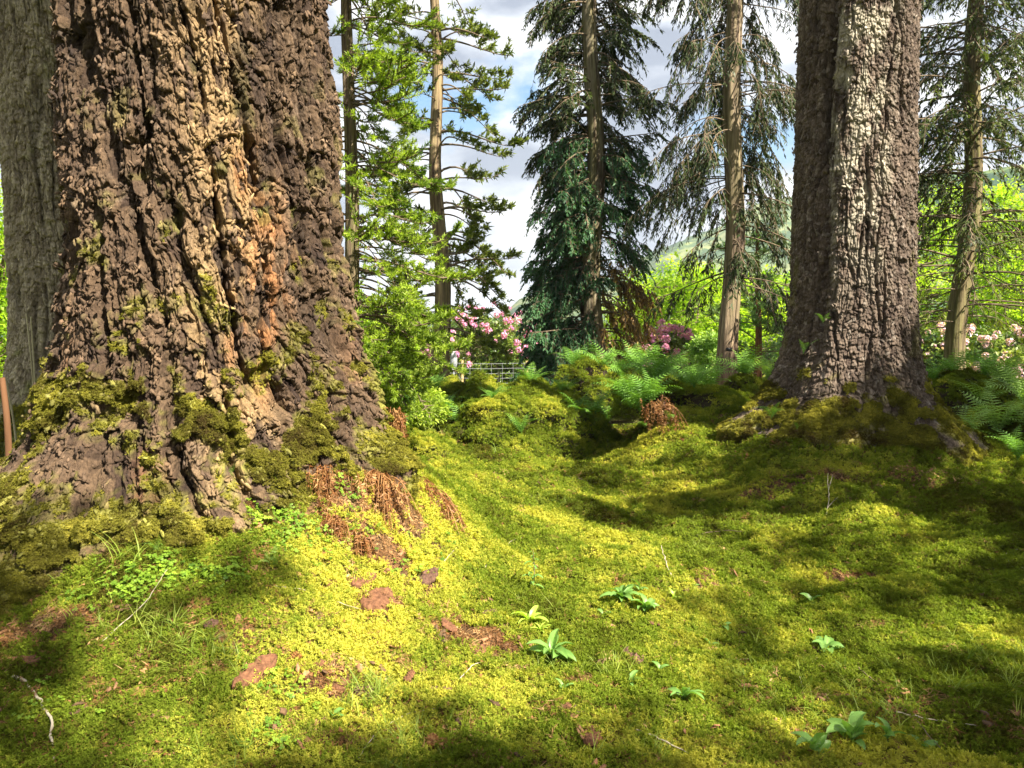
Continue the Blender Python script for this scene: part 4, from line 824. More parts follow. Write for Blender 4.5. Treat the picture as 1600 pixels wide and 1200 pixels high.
for k, (px, py, Y, n, s, kd, lab) in enumerate([
    (1000,655,10.2,10,.62,'g','large green fern left of the undercut moss mound, fronds arching over a dark hollow'),
    (955,672,10.6,9,.52,'g','lower fern spreading to the left of the large one beside the undercut mound'),
    (1015,615,11.6,10,.62,'g','fern standing just above and behind the undercut moss mound'),
    (1075,600,12.2,9,.62,'g','fern behind the top of the undercut mound'),
    (965,600,13.2,9,.65,'g','fern between the brownish stump and the undercut mound'),
    (1110,585,13.0,9,.62,'g','fern left below the pale straight trunk'),
    (1165,578,13.4,9,.62,'g','fern at the foot of the pale straight trunk'),
    (1045,575,14.5,9,.70,'g','fern in front of the small mauve rhododendron'),
    (1200,575,14.6,8,.65,'p','pale fern beside the young reddish-stemmed pine'),
    (815,690,10.0,7,.34,'g','small flat fern on the moss in front of the broad middle mound'),
    (770,640,12.6,8,.46,'g','fern in the gap between the dark-fronted mound and the broad middle mound'),
    (830,612,14.0,8,.50,'g','fern behind the top of the broad middle mound'),
    (880,630,12.8,8,.50,'g','fern right behind the broad middle mound'),
    (895,572,15.5,8,.62,'g','bright fern on top of the tall stump by the dark conifer'),
    (700,655,11.8,7,.42,'g','fern in front of the dark-fronted mound'),
    (640,665,11.0,8,.50,'g','fern beside the right foot of the huge left trunk'),
    (628,630,9.4,8,.55,'g','taller fern close against the right edge of the huge left trunk'),
    (680,620,14.2,8,.5,'g','fern left of the round moss knob'),
    (1560,690,9.0,9,.62,'p','pale sunlit fern right of the flared foot of the big right trunk'),
    (1510,700,8.8,8,.5,'p','pale fern touching the root of the big right trunk'),
    (1600,640,10.6,9,.7,'p','pale fern at the right picture edge'),
    (1530,650,11.0,9,.7,'p','pale fern behind the others, right of the big right trunk'),
    (1490,575,13.6,9,.7,'g','dark green fern at the foot of the slim leaning trunk'),
    (1540,588,13.0,9,.65,'g','dark green fern in front of the pale pink rhododendron'),
    (1590,600,13.4,9,.7,'g','green fern below the right end of the pale pink rhododendron'),
    (1590,730,8.2,8,.45,'g','green fern low at the right picture edge'),
    (95,640,7.9,8,.42,'g','fern at the foot of the fissured left trunk'),
    (45,650,8.0,7,.42,'g','darker fern left on the bank of the fissured trunk'),
    (1240,560,17,8,.7,'g','fern hidden mostly by the big right trunk'),
    (600,600,12.0,8,.6,'g','fern below the soft bright green bush'),
    (860,560,18,8,.7,'g','fern under the left skirt of the dark conifer'),
    (980,640,10.0,9,.6,'g','fern leaning out at the left edge of the undercut moss mound'),
    (925,655,11.0,8,.5,'g','fern between the broad middle mound and the dark hollow'),
    (1030,600,11.0,9,.6,'g','fern crowning the undercut moss mound'),
    (1085,615,10.6,8,.5,'g','fern on the right shoulder of the undercut moss mound'),
    (1000,590,13.6,9,.65,'g','fern on the wide bank left of the one before the mauve rhododendron'),
    (1080,575,15.2,9,.7,'g','fern on the right end of the wide bank'),
    (940,585,14.4,8,.6,'g','fern right of the bright one on the tall stump'),
    (745,655,11.6,7,.4,'g','little fern at the right foot of the dark-fronted mound'),
    (660,600,14.5,8,.5,'g','fern beside the low bush left of the wire fence'),
    (1460,600,12.5,9,.6,'g','dark green fern just right of the big right trunk'),
    (1570,610,12,9,.7,'p','pale fern arching over the dark mound at the right'),
    (1620,700,9,9,.6,'p','pale fern cut off by the right picture edge'),
    (945,694,9.7,9,.62,'g','broad fern in the dark hollow, furthest forward and lowest'),
    (985,684,9.4,8,.55,'g','fern in the dark hollow touching the left foot of the undercut mound'),
    (905,672,10.4,8,.5,'g','fern right of the broad middle mound, at the left end of the dark hollow'),
    (1015,640,9.9,8,.5,'g','fern on the left face of the undercut mound above the orange dead fern'),
    (720,676,10.6,7,.4,'g','small fern on the open moss left of the broad middle mound')]):
    p = GM(px, py-4, Y); fern(p+[0, 0, .04], lab, n+6, s*1.1*min(1.25, p[1]/Y), kd, k, FG)
# little ferns rooted on bark and moss
for k, (px, py, Y, n, s, kd, lab) in enumerate([
    (355,750,3.72,5,.10,'g','tiny bright fern on the mossy foot of the huge left trunk'),
    (245,865,3.40,5,.12,'p','small sunlit fern low on the left root of the huge trunk'),
    (425,893,None,5,.12,'p','small pale fern on the moss below the clover leaves'),
    (565,515,4.35,3,.11,'g','tiny fern on the right edge of the huge left trunk'),
    (1255,553,7.66,3,.20,'g','small fern rooted in the bark of the big right trunk'),
    (1285,505,7.72,3,.16,'g','smallest fern, higher on the bark of the big right trunk'),
    (1205,655,7.7,6,.28,'g','fern at the left foot of the big right trunk'),
    (1245,672,7.45,4,.12,'g','tiny fern on moss at the front foot of the big right trunk'),
    (1008,668,9.0,2,.24,'g','dark striped single frond hanging left below the orange dead fern'),
    (1045,655,8.95,2,.26,'g','bright single frond hanging right below the orange dead fern')]):
    p = G(px, py) if Y is None else at(px, py, Y)
    fern(p, lab, n, s, kd, 60+k, None, az0=-3.0 if k not in (8, 9) else -1.9, span=2.8 if k not in (2, 8, 9) else (6.28 if k == 2 else .5), elev=-.2 if k in (8, 9) else .1)

# ------------------------------------------------------------------ dead hanging fern and needles
def dead_fern(name, tops, drop, label, n, seed, length=.34, fwd=.14, mat=None, ll=.03):
    r = np.random.default_rng(seed); c = np.mean([G(*q) if len(q) == 2 else at(*q) for q in tops], 0); t = empty(name, c, label, 'dead fern'); gs = Geo(c); gl = Geo(c)
    for k in range(n):
        u = r.uniform(0, len(tops)-1.001); i = int(u); f = u-i
        q = [np.array(tops[j][:2])*1. for j in (i, i+1)]; px, py = q[0]+(q[1]-q[0])*f+r.normal(0, 5, 2)
        if len(tops[0]) == 3: p = at(px, py, tops[i][2]+(tops[i+1][2]-tops[i][2])*f)
        else: p = G(px, py)
        L = length*r.uniform(.5, 1.2); m = 9; s = np.linspace(0, 1, m); dx = r.normal(0, .25)*L+.1*L
        P = p+np.stack([dx*s, -fwd*r.uniform(.5, 1.3)*np.sin(s*1.6), .05*np.sin(s*3)*r.uniform(.2, 1.2)-L*.95*s**1.6], -1)
        P[:, 2] = np.maximum(P[:, 2], H(P[:, 0], P[:, 1])+.006)
        gs.tube(P, np.linspace(.0036, .0012, m)*(1 if length < .5 else 1.6), 3, tint=r.uniform(.2, .9), cap=False)
        nl = r.integers(30, 55); w = r.uniform(.2, 1, nl)*(m-1); kk = np.minimum(w.astype(int), m-2); Q = P[kk]+(P[kk+1]-P[kk])*(w-kk)[:, None]
        gl.leaves(Q, unit(r.normal(size=(nl, 3))*[1, .7, .5]+[0, -.1, -.8]), r.normal(size=(nl, 3)), ll*r.uniform(.5, 1.3, nl), ll*.22, np.clip(r.normal(.45, .25), 0, 1), bend=.25)
    gs.build('stalks', M['dead'], t); gl.build('leaflets', mat or M['dead'], t, smooth=False)
dead_fern('dead_fern', [(598,752),(630,738),(660,748),(682,768),(698,792)], 0, 'curtain of red-brown dead fern hanging over the right side of the near mound', 300, 1, .36, .20)
dead_fern('dead_fern', [(478,722),(520,728),(560,735),(600,738)], 0, 'tangle of dead brown stems on top of the near mound, against the huge trunk foot', 130, 2, .22, .16)
dead_fern('dead_fern', [(505,800),(540,830),(575,850)], 0, 'thin patch of dead brown fern lower on the front of the near mound', 60, 3, .16, .10)
dead_fern('dead_fern', [(1010,640,9.1),(1030,628,9.05),(1055,645,9.05)], 0, 'orange dead fern hanging from the dark hollow of the undercut mound', 46, 4, .32, .07, None, .035)
dead_fern('dead_fern', [(607,640,4.62),(622,650,4.7),(628,668,4.75)], 0, 'narrow fringe of reddish roots at the right foot of the huge left trunk', 26, 5, .20, .04)

def needle_template(seed):
    r = np.random.default_rng(seed); g = Geo(); n = 16
    P = np.c_[r.uniform(-.035, .035, (n, 2)), r.uniform(0, .008, n)]; a = r.uniform(0, 6.28, n); D = np.stack([np.cos(a), np.sin(a), r.normal(0, .15, n)], -1)
    g.leaves(P-D*.02, D, np.array([0, 0, 1.])+r.normal(0, .3, (n, 3)), r.uniform(.02, .055, n), r.uniform(.0012, .0026, n), mid=.5, bend=.05)
    for k in range(3):
        c = np.array([*r.uniform(-.03, .03, 2), .004]); s = r.uniform(.005, .013); an = np.sort(r.uniform(0, 6.28, 5)); V = c+np.c_[np.cos(an)*s, np.sin(an)*s*.6, r.normal(0, .002, 5)]
        g.add(np.vstack([V, c+[0, 0, .003]]), T=[[j, (j+1) % 5, 5] for j in range(5)])
    return g.build('needle_litter', M['needle'], obj=False, smooth=False)
NTm = [needle_template(800+k) for k in range(6)]
def build_needles():
    X, Y = sample_ground(150000, 2.2, 12); l = litter(X, Y); base = .06
    # more litter at the feet of the trunks
    l = np.maximum(l, .5*np.exp(-(((X+1.3)**2+(Y-3.6)**2)/.5))); l = np.maximum(l, .3*np.exp(-(np.abs(np.hypot(X-3.7, Y-8.2)-1.25)/.25)**2))
    k = rng.uniform(0, 1, len(X)) < (l**1.3*.42+base); X, Y = X[k], Y[k]; Z = H(X, Y)+.006*rng.uniform(0, 2, len(X))
    s = np.maximum(1, Y/4.2)*rng.uniform(.6, 1.3, len(X)); N = Hn(X, Y)
    scatter('needle_litter', np.stack([X, Y, Z], -1), rot_align(N, rng.uniform(0, 6.28, len(X)), rng.normal(0, .15, (len(X), 3))), s, np.clip(.45+.35*pn(X*5, Y*5, 0, 88)+rng.normal(0, .2, len(X)), 0, 1), NTm)
build_needles()
def build_crumbs():
    X, Y = sample_ground(60000, 2.2, 9); k = rng.uniform(0, 1, len(X)) < litter(X, Y)*.055+.008; X, Y = X[k], Y[k]; n = len(X); s = rng.uniform(.4, 1.5, n)
    o = scatter('bark_crumbs', np.stack([X, Y, H(X, Y)+.012], -1), rot_align(Hn(X, Y), rng.uniform(0, 6.28, n), rng.normal(0, .3, (n, 3))), s, np.full(n, .5), FLK)
    c = np.array([.16, .075, .035])*rng.uniform(.4, 2.0, n)[:, None]*np.array([1, 1, 1])+np.array([0, .02, .012])*rng.uniform(0, 1, n)[:, None]
    A = o.data.attributes.new('col', 'FLOAT_VECTOR', 'POINT'); A.data.foreach_set('vector', c.astype(np.float32).ravel())
build_crumbs()
def clover_template(seed):
    r = np.random.default_rng(seed); g = Geo()
    for k in range(4):
        c = np.array([*r.uniform(-.025, .025, 2), r.uniform(.018, .04)]); a0 = r.uniform(0, 6.28); tl = r.normal(0, .3, 3)
        g.tube(np.array([[c[0]*.5, c[1]*.5, 0], c]), .0006, 3, cap=False)
        for j in range(3):
            a = a0+j*2.094; D = unit(np.array([math.cos(a), math.sin(a), -.1])+tl*.4); U = unit(np.array([0, 0, 1.])+tl); S = np.cross(D, U); q = .0075*r.uniform(.8, 1.3)
            V = [c, c+D*q*.6+S*q*.62, c+D*q*1.1+S*q*.42, c+D*q*.92, c+D*q*1.1-S*q*.42, c+D*q*.6-S*q*.62]; g.add(V, T=[[0, 1, 2], [0, 2, 3], [0, 3, 4], [0, 4, 5]], tint=.5)
    return g.build('wood_sorrel', M['sorrel'], obj=False, smooth=False)
def grass_template(seed):
    r = np.random.default_rng(seed); g = Geo()
    for k in range(7):
        a = r.uniform(0, 6.28); L = r.uniform(.04, .10); t = np.linspace(0, 1, 5); w = .0018*(1-t)+.0002; b = np.array([*r.normal(0, .008, 2), 0]); o = np.array([math.cos(a), math.sin(a), 0])
        C = b+o*L*.7*t[:, None]**1.8+np.array([0, 0, L])*(t-.35*t**2)[:, None]; S = np.array([-o[1], o[0], 0])
        V = np.stack([C-S*w[:, None], C+S*w[:, None]], 1).reshape(-1, 3); g.add(V, Q=[[2*j, 2*j+1, 2*j+3, 2*j+2] for j in range(4)], tint=r.uniform(.2, 1))
    return g.build('grass', M['grass'], obj=False, smooth=False)
def patchy(name, tm, spots, per, label=None, zs=0, sc=(.8, 1.4)):
    if name == 'grass': per *= .6
    P = []; S = []
    for px, py, rx, ry, n in spots:
        c = G(px, py); m = int(n*per); X = c[0]+rng.normal(0, rx, m); Y = c[1]+rng.normal(0, ry, m); P.append(np.stack([X, Y, H(X, Y)+zs], -1)); S.append(np.full(m, max(1, c[1]/6)))
    P = np.concatenate(P); S = np.concatenate(S); n = len(P); N = Hn(P[:, 0], P[:, 1])
    scatter(name, P, rot_align(unit(N+[0, 0, .6]), rng.uniform(0, 6.28, n), rng.normal(0, .2, (n, 3))), S*rng.uniform(*sc, n), np.clip(rng.normal(.5, .25, n), 0, 1), tm)
patchy('wood_sorrel', [clover_template(820+k) for k in range(4)], [(190,935,.10,.05,30),(230,905,.12,.05,40),(300,900,.12,.04,40),(345,905,.06,.04,15),(430,815,.07,.05,28),(470,830,.08,.06,22),(440,845,.06,.04,14),(540,775,.05,.04,10),(700,855,.05,.04,6),(440,1085,.07,.06,14),(420,1150,.08,.05,10),(100,1100,.1,.05,8),(680,900,.08,.05,10),(620,885,.1,.05,8),(560,860,.05,.05,8)], 1.5)
GT = [grass_template(840+k) for k in range(6)]
patchy('grass', GT, [(570,1090,.06,.05,30),(590,1075,.05,.04,15),(300,1020,.12,.05,26),(360,1060,.08,.05,10),(200,980,.12,.05,25),(640,1160,.10,.08,20),(930,1050,.12,.06,22),(1300,1120,.2,.1,26),(1450,1080,.25,.15,40),(1540,1040,.2,.12,40),(1200,1060,.25,.15,30),(880,790,.2,.1,30),(1140,820,.25,.15,26),(1250,790,.2,.1,16),(1080,860,.2,.1,14),(400,1180,.2,.05,14),(820,940,.06,.05,10),(1000,1180,.1,.05,10),(700,1150,.1,.05,10)], 1.6)
patchy('grass', GT, [(20,780,.7,.5,220),(0,820,.6,.4,160),(60,760,.5,.5,90),(640,690,.5,.6,60)], 2.2, sc=(1.2, 2.2))

# ------------------------------------------------------------------ foreground leafy plants
def leaf_mesh(mat, seed, L=1., w=.3):
    r = np.random.default_rng(seed); n = 10; t = np.linspace(0, 1, n); wd = w*np.clip(np.sin(np.pi*np.clip((t-.08)/.94, 0, 1)**.8), 0, 1)**.9+.012; wd[-1] = .004
    el = .75-1.5*t+r.normal(0, .1); D = np.stack([np.cos(el), 0*t, np.sin(el)], -1); S = np.r_[[np.zeros(3)], np.cumsum(D[:-1]/(n-1), 0)]*L
    S[:, 1] += .05*np.sin(t*3+seed); cols = np.linspace(-1, 1, 7); V = []
    for i in range(n):
        nrm = np.array([-D[i, 2], 0, D[i, 0]])
        for c in cols: V.append(S[i]+np.array([0, c*wd[i]*.5, 0])+nrm*(abs(c)*wd[i]*.22+.015*math.sin(i*2.4+c*5)*wd[i]/w))
    V = np.array(V); Q = [[i*7+j, i*7+j+1, (i+1)*7+j+1, (i+1)*7+j] for i in range(n-1) for j in range(6)]
    g = Geo(); g.add(V, Q=Q, tint=np.tile(.45+.3*(1-np.abs(cols)), n)); return g.build('leaf', mat, obj=False)
LM = {'b': [leaf_mesh(M['foxglove'], 900+k, w=.30) for k in range(3)], 'y': [leaf_mesh(M['foxyellow'], 910+k, w=.22) for k in range(3)], 'r': [leaf_mesh(M['foxglove'], 920+k, w=.42) for k in range(2)]}
def plant(px, py, label, n, size, kind='b', seed=0, rise=0.0, stem=0.0, group=None):
    p = G(px, py); r = np.random.default_rng(950+seed); t = empty('foxglove_plant', p, label, 'plant', group, 0)
    hs = .012+stem
    g = Geo(); g.tube(np.array([[0, 0, -.02], [.004, 0, hs*.5], [0, .004, hs+.01]]), [.004, .003, .0016] if stem < .1 else [.003, .002, .001], 5, tint=.4); g.build('stem', M['foxglove'], t)
    for k in range(n):
        o = link(bpy.data.objects.new('leaf', LM[kind][r.integers(len(LM[kind]))]), t); s = size*1.35*r.uniform(.65, 1.15)
        o.scale = (s, s, s); f = (k+.5)/n; o.location = (0, 0, .008+hs*f*(1 if stem else .8)); o.rotation_euler = (r.normal(0, .25), r.uniform(-.55, .25)-rise, k*2.4+r.uniform(-.3, .3))
    return t
PG = 'broad-leaved seedlings in the moss'
for k, a in enumerate([(828,978,'yellow-green leafy rosette left of and behind the brightest rosette',10,.085,'y',.25,0),(862,1035,'brightest and largest rosette of broad leaves, in the sunny middle foreground',12,.105,'b',.1,.02),
    (972,945,'dense blue-green rosette, left of the pair behind the sunny patch',14,.095,'b',.3,.02),(1008,962,'blue-green rosette, right of the pair behind the sunny patch',11,.08,'b',.3,.015),
    (1052,945,'small leafy seedling just right of the blue-green pair',5,.055,'y',.4,0),(942,968,'single pale leaf left of the blue-green pair',2,.055,'r',0,0),(1068,1100,'five-leaved dark seedling at the right side of the sunny patch',6,.07,'b',.2,.01),
    (985,1075,'small pale seedling below the dark bark piece',4,.05,'b',.1,0),(1030,1055,'tiny pale leaf pair right of the dark bark piece',2,.045,'r',.1,0),(1290,1022,'low blue-green seedling in the right foreground, above the curved dead stem',8,.075,'r',.1,.01),
    (1268,948,'small seedling furthest back on the right moss',4,.06,'r',.1,0),(1330,1172,'broad-leaved seedling at the bottom edge, right part',9,.09,'r',.2,.04),(1275,1185,'seedling at the bottom edge just left of the broad-leaved one',6,.075,'r',.4,.02),
    (1440,1180,'tiny seedling near the dark hollow in the bottom right corner',3,.05,'r',.2,0),(1130,985,'faint small seedling right of the blue-green pair, lower down',4,.05,'r',.2,0),(1195,640,'small leafy sprig at the left foot of the big right trunk',5,.12,'b',.4,.02),
    (880,1085,'little clump of leaves under the brightest rosette',3,.05,'b',.1,0),(1110,1015,'tiny two-leaved seedling above the five-leaved dark one',2,.05,'r',.1,0),
    (845,995,'small leafy shoot squeezed between the yellow-green and the brightest rosette',6,.055,'y',.35,.01),(1000,930,'pale small rosette behind the blue-green pair',6,.055,'b',.3,0),(1080,925,'pale seedling beside the foot of the pale leaning stick',5,.05,'b',.3,0),(520,1130,'tiny round-leaved seedling at the lower left of the centre',4,.04,'r',.2,0),(1385,1165,'leafy shoot just right of the broad-leaved seedling at the bottom edge',5,.06,'r',.4,.02)]):
    plant(a[0], a[1], a[2], a[3], a[4], a[5], k, a[6], a[7], PG)
# upright sapling with narrow leaves
def sapling(px, py, h, label, seed):
    p = G(px, py); r = np.random.default_rng(seed); t = empty('thin_sapling', p, label, 'plant'); g = Geo()
    S = np.stack([.01*np.sin(np.linspace(0, 3, 12)), 0*np.linspace(0, 1, 12), np.linspace(-.02, h, 12)], -1); g.tube(S, np.linspace(.004, .0015, 12), 5, tint=.3); g.build('stem', M['twig'], t)
    for k in range(18):
        o = link(bpy.data.objects.new('leaf', LM['b'][k % 3]), t); s = .075*r.uniform(.5, 1.1)*(1.3-k/22); o.scale = (s, s, s); o.location = (0, 0, h*(.12+.85*k/18)); o.rotation_euler = (0, r.uniform(-.2, .4), k*2.4)
sapling(832, 925, .24, 'thin upright sapling with small dark leaves above the yellow-green rosette', 1)

# ------------------------------------------------------------------ bark pieces, sticks, cones
def chip(px, py, L, w, th, az, label, seed, mat='chip', tilt=.15, lift=.012):
    p = G(px, py); r = np.random.default_rng(seed); nu, nv = 34, 16; u = np.linspace(-1, 1, nu); v = np.linspace(-1, 1, nv); U, Vv = np.meshgrid(u, v)
    prof = (1-np.abs(U)**r.uniform(2.2, 4))**.6*(1+.35*pn(U*3, seed*3.7, 0, 130)) ; prof2 = (1-np.abs(U)**3)**.6*(1+.35*pn(U*3, seed*9.1, 0, 131))
    W_ = np.where(Vv > 0, prof, prof2)*Vv*w/2; X = U*L/2*(1+.05*pn(Vv*4, seed, 0, 133))
    top = th*(.4+.5*vor(U*7+seed, Vv*3, 140)[2]+.4*fbm(U*6, Vv*3, seed, 4, 141))+w*.10*(1-Vv**2); bot = top*0-.3*th+w*.08*(1-Vv**2)
    edge = (np.abs(U) > .999) | (np.abs(Vv) > .999); top = np.where(edge, (top+bot)/2, top); bot = np.where(edge, top, bot)
    A = np.stack([X, W_, top], -1).reshape(-1, 3); B = np.stack([X, W_, bot], -1).reshape(-1, 3); i = np.arange(nv-1)[:, None]*nu+np.arange(nu-1)[None]
    F = np.stack([i, i+1, i+nu+1, i+nu], -1).reshape(-1, 4); o = npmesh('bark_piece', np.vstack([A, B]), np.vstack([F, F[:, ::-1]+len(A)]), M[mat])
    N = Hn(p[0], p[1], .06); zt = Vector(N+np.array([r.normal(0, tilt), r.normal(0, tilt)-.12, 0])).normalized()
    o.rotation_mode = 'QUATERNION'; from mathutils import Quaternion
    o.rotation_quaternion = zt.to_track_quat('Z', 'Y') @ Quaternion((0, 0, 1), az); o.location = Vector(p)+Vector((0, 0, lift)); return tag(o, label, 'bark', 'fallen pieces of bark on the moss')
for k, a in enumerate([(398,1056,.21,.085,.022,.45,'long red-brown bark slab lying alone on the left foreground moss','chip'),(590,946,.23,.13,.022,.2,'largest flat flaky bark slab in front of the near mound','chip'),(668,910,.15,.07,.03,.35,'curled dark bark piece to the right behind the largest slab','chipdark'),
    (988,1034,.12,.075,.025,1.5,'knobbly dark bark piece standing out on the bright moss right of the rosettes','chipdark'),(925,1160,.13,.07,.022,-.6,'reddish split bark piece near the bottom edge, centre','chip'),(535,1076,.09,.06,.016,.2,'small square bark flake beside the grass tuft','chip'),
    (572,1088,.10,.05,.016,-.3,'bark flake just right of the grass tuft','chipdark'),(745,1030,.11,.06,.018,.5,'pale bark flake at the lower edge of the brown litter patch','chip'),(568,912,.16,.06,.018,.1,'thin bark strip above the largest slab','chip'),
    (700,985,.10,.06,.016,1.1,'bark flake in the middle of the brown litter patch','chip'),(765,965,.08,.05,.014,.3,'small bark flake at the upper right of the brown litter patch','chipdark'),(690,1085,.09,.03,.012,-.4,'narrow dark bark splinter below the brown litter patch','chipdark'),
    (885,1112,.06,.04,.014,1.2,'little bark crumb above the reddish split piece','chip'),(410,975,.06,.03,.01,.7,'little bark crumb left of the largest slab','chip'),(330,985,.06,.035,.012,.2,'brown crumb of bark below the clover leaves','chipdark'),(40,1040,.15,.04,.014,.3,'pale bark strip at the left picture edge','chip'),
    (60,905,.16,.05,.016,.2,'brown bark strip on the root of the huge trunk near the left edge','chip'),(500,975,.05,.03,.01,1.,'tiny bark flake left below the largest slab','chipdark'),(1072,930,.07,.04,.02,.5,'dark bark lump at the end of the pale stick','chipdark'),(720,1140,.08,.04,.012,.6,'bark flake low in the middle foreground','chipdark'),(500,1045,.05,.03,.01,.4,'tiny bark flake above the small square one','chip'),(640,1065,.06,.035,.012,1.4,'tiny bark flake between the slab and the litter patch','chip')]):
    chip(*a[:6], a[6], 30+k, a[7])
def stick(pts, r0, label, mat='twig', lift=.01, name='stick', cat='stick', hs=None, forks=0):
    P = [G(*q[:2]) if q[0] is not None else q for q in pts]; P = np.array(P); 
    if hs is not None: P[:, 2] += np.array(hs)
    P[:, 2] += lift; n = 26; s = np.linspace(0, len(P)-1, n); r = np.random.default_rng(int(abs(pts[0][0])))
    C = np.stack([np.interp(s, np.arange(len(P)), P[:, i]) for i in range(3)], -1); k = np.array([.25, .5, .25])
    for _ in range(3): C[1:-1] = .25*C[:-2]+.5*C[1:-1]+.25*C[2:]
    C += r.normal(0, r0*.5, C.shape); org = C[0].copy(); g = Geo(org); g.tube(C, np.linspace(r0, r0*.45, n)*(1+.2*r.normal(size=n)), 7)
    for f in range(forks):
        i = r.integers(4, n-5); d = unit(unit(C[i+1]-C[i])+r.normal(0, .7, 3)*[1, 1, .2]); L = np.linalg.norm(C[-1]-C[0])*.28; g.tube(np.array([C[i], C[i]+d*L*.5+r.normal(0, .006, 3), C[i]+d*L]), [r0*.6, r0*.45, r0*.2], 5)
    o = g.build(name, M[mat]); o.location = org; return tag(o, label, cat)
SG = None
stick([(22,1062),(50,1085),(72,1120),(84,1160),(84,1198)], .0065, 'thick curved brown stick in the bottom left corner', 'palestick', .018)
stick([(1068,925),(1045,905),(1032,870)], .0055, 'pale bare stick leaning up beside the blue-green seedlings', 'palestick', .01, hs=[0, .03, .07])
stick([(1340,1050),(1380,1085),(1430,1130),(1480,1190)], .0032, 'long thin dead stem running to the bottom right corner', 'twig', .012, forks=2)
stick([(940,1130),(1010,1150),(1070,1180),(1110,1200)], .0035, 'pale root-like stem at the bottom edge right of the centre', 'palestick', .012)
stick([(757,893),(775,875),(800,856),(815,850)], .0032, 'short pale curved twig on the bright slope left of the thin sapling', 'palestick', .015, hs=[0, .01, .02, .02])
stick([(1240,1040),(1248,1062),(1254,1080)], .004, 'short straight twig left below the low seedling on the right', 'palestick', .012)
stick([(1266,1016),(1276,1032),(1272,1045)], .004, 'hooked little twig beside the low seedling on the right', 'palestick', .012)
stick([(430,925),(480,932),(530,950),(575,962)], .0025, 'thin long straw lying left of the largest bark slab', 'palestick', .02)
stick([(715,1070),(740,1050),(790,1035)], .0022, 'arched thin root below the brown litter patch', 'palestick', .015, hs=[0, .02, 0])
stick([(1590,865),(1572,872),(1578,890),(1600,896)], .004, 'pale looped root at the right picture edge', 'palestick', .02)
stick([(1290,815),(1295,790),(1292,765)], .004, 'thin forked pale twig standing in the sunny patch before the big right trunk', 'palestick', .01, hs=[0, .05, .12], forks=2)
stick([(1115,1040),(1180,1035),(1230,1042)], .002, 'fine straw across the right foreground moss', 'palestick', .015)
stick([(1080,842),(1130,835),(1170,838),(1215,842)], .004, 'thin dark branch lying below the sunny patch', 'twig', .02, forks=1)
stick([(880,745),(910,755),(940,775)], .004, 'thin dark twig on the hollow moss in the middle distance', 'twig', .02)
stick([(690,712),(730,695),(765,702)], .006, 'dark twig lying on the bare brown ground before the middle mound', 'twig', .03, forks=3)
stick([(160,1010),(230,960),(262,930)], .0022, 'thin grass-like straw leaning over the clover leaves', 'palestick', .01, hs=[0, .04, .09])
stick([(690,890),(715,860),(755,835)], .0025, 'straw on the slope right of the dead fern curtain', 'palestick', .02)
stick([(560,1195),(590,1150),(640,1120),(700,1110)], .0022, 'curved straw at the bottom left of the centre', 'palestick', .015)
stick([(1360,1110),(1400,1140),(1425,1175)], .003, 'brown root crossing toward the dark hollow', 'twig', .012, forks=1)
stick([(1400,1128),(1460,1140),(1525,1150)], .003, 'pale root over the dark hollow in the bottom right corner', 'palestick', .03)
def cone(px, py, label, seed, s=1.):
    p = G(px, py); g = Geo(); n = 70; k = np.arange(n); f = (k+.5)/n; a = k*2.4; R = .014*np.sin(np.pi*np.clip(f*.92+.06, 0, 1))**.7; 
    P = np.stack([f*.055-.027, R*.4*np.cos(a), R*.4*np.sin(a)], -1); D = np.stack([.5+0*f, np.cos(a), np.sin(a)], -1)
    g.leaves(P, D, np.array([1., 0, 0])+0*D, R*1.1+.004, .009, .5+.3*np.sin(k*5), bend=.2, mid=.6); g.tube(np.array([[-.027, 0, 0], [0, 0, 0], [.027, 0, 0]]), [.004, .008, .003], 7)
    o = g.build('fir_cone', M['dead'], smooth=False); o.location = Vector(p)+Vector((0, 0, .016)); r = np.random.default_rng(seed); o.rotation_euler = (0, .1, r.uniform(0, 6)); o.scale = (s, s, s); return tag(o, label, 'cone')
cone(462, 1032, 'brown fir cone between the long red-brown slab and the largest slab', 1); cone(675, 1168, 'brown fir cone near the bottom edge left of the centre', 2, 1.15); cone(985, 1130, 'small fir cone right of the reddish split bark piece', 3, .8)

# ------------------------------------------------------------------ fence, marker, tags, stakes
def fence():
    Y = 23.5; A, B = at(684, 600, Y), at(862, 600, Y); zt = at(750, 567, Y)[2]; t = empty('wire_fence', ((A[0]+B[0])/2, Y, zt-1.1), 'low wire mesh fence on pale posts in front of the pink rhododendron', 'fence'); org = np.array(t.location)
    for px, py in ((722, 563), (823, 564), (866, 563)):
        p = at(px, py, Y); g = Geo(org); g.tube(np.array([[p[0], Y, org[2]-.2], [p[0], Y, p[2]]]), .045, 8); g.build('post', M['post'], t, smooth=False)
    g = Geo(org)
    for k in range(7):
        z = zt-.02-k*.15; g.tube(np.stack([np.linspace(A[0], B[0], 12), np.full(12, Y-.06), z+.01*np.sin(np.arange(12))], -1), .007, 4)
    for x in np.arange(A[0], B[0], .33): g.tube(np.array([[x, Y-.06, zt], [x, Y-.06, zt-.92]]), .005, 4)
    g.build('wire_mesh', M['wire'], t)
fence()
def gatepost(px, ptop, pb, Y, label, mat='post', r=.04):
    p = at(px, ptop, Y); z0 = min(float(H(p[0], Y)), at(px, pb, Y)[2]); g = Geo(p); g.tube(np.array([[p[0], Y, z0-.1], [p[0]+.01, Y, (z0+p[2])/2], [p[0], Y, p[2]]]), [r, r*.97, r*.9], 8); o = g.build('fence_post', M[mat]); o.location = p; return tag(o, label, 'post')
gatepost(779, 581, 610, 18, 'thin grey post standing alone in front of the wire fence', 'cane', .03)
gatepost(817, 577, 600, 20, 'short pale post just left below the right fence post')
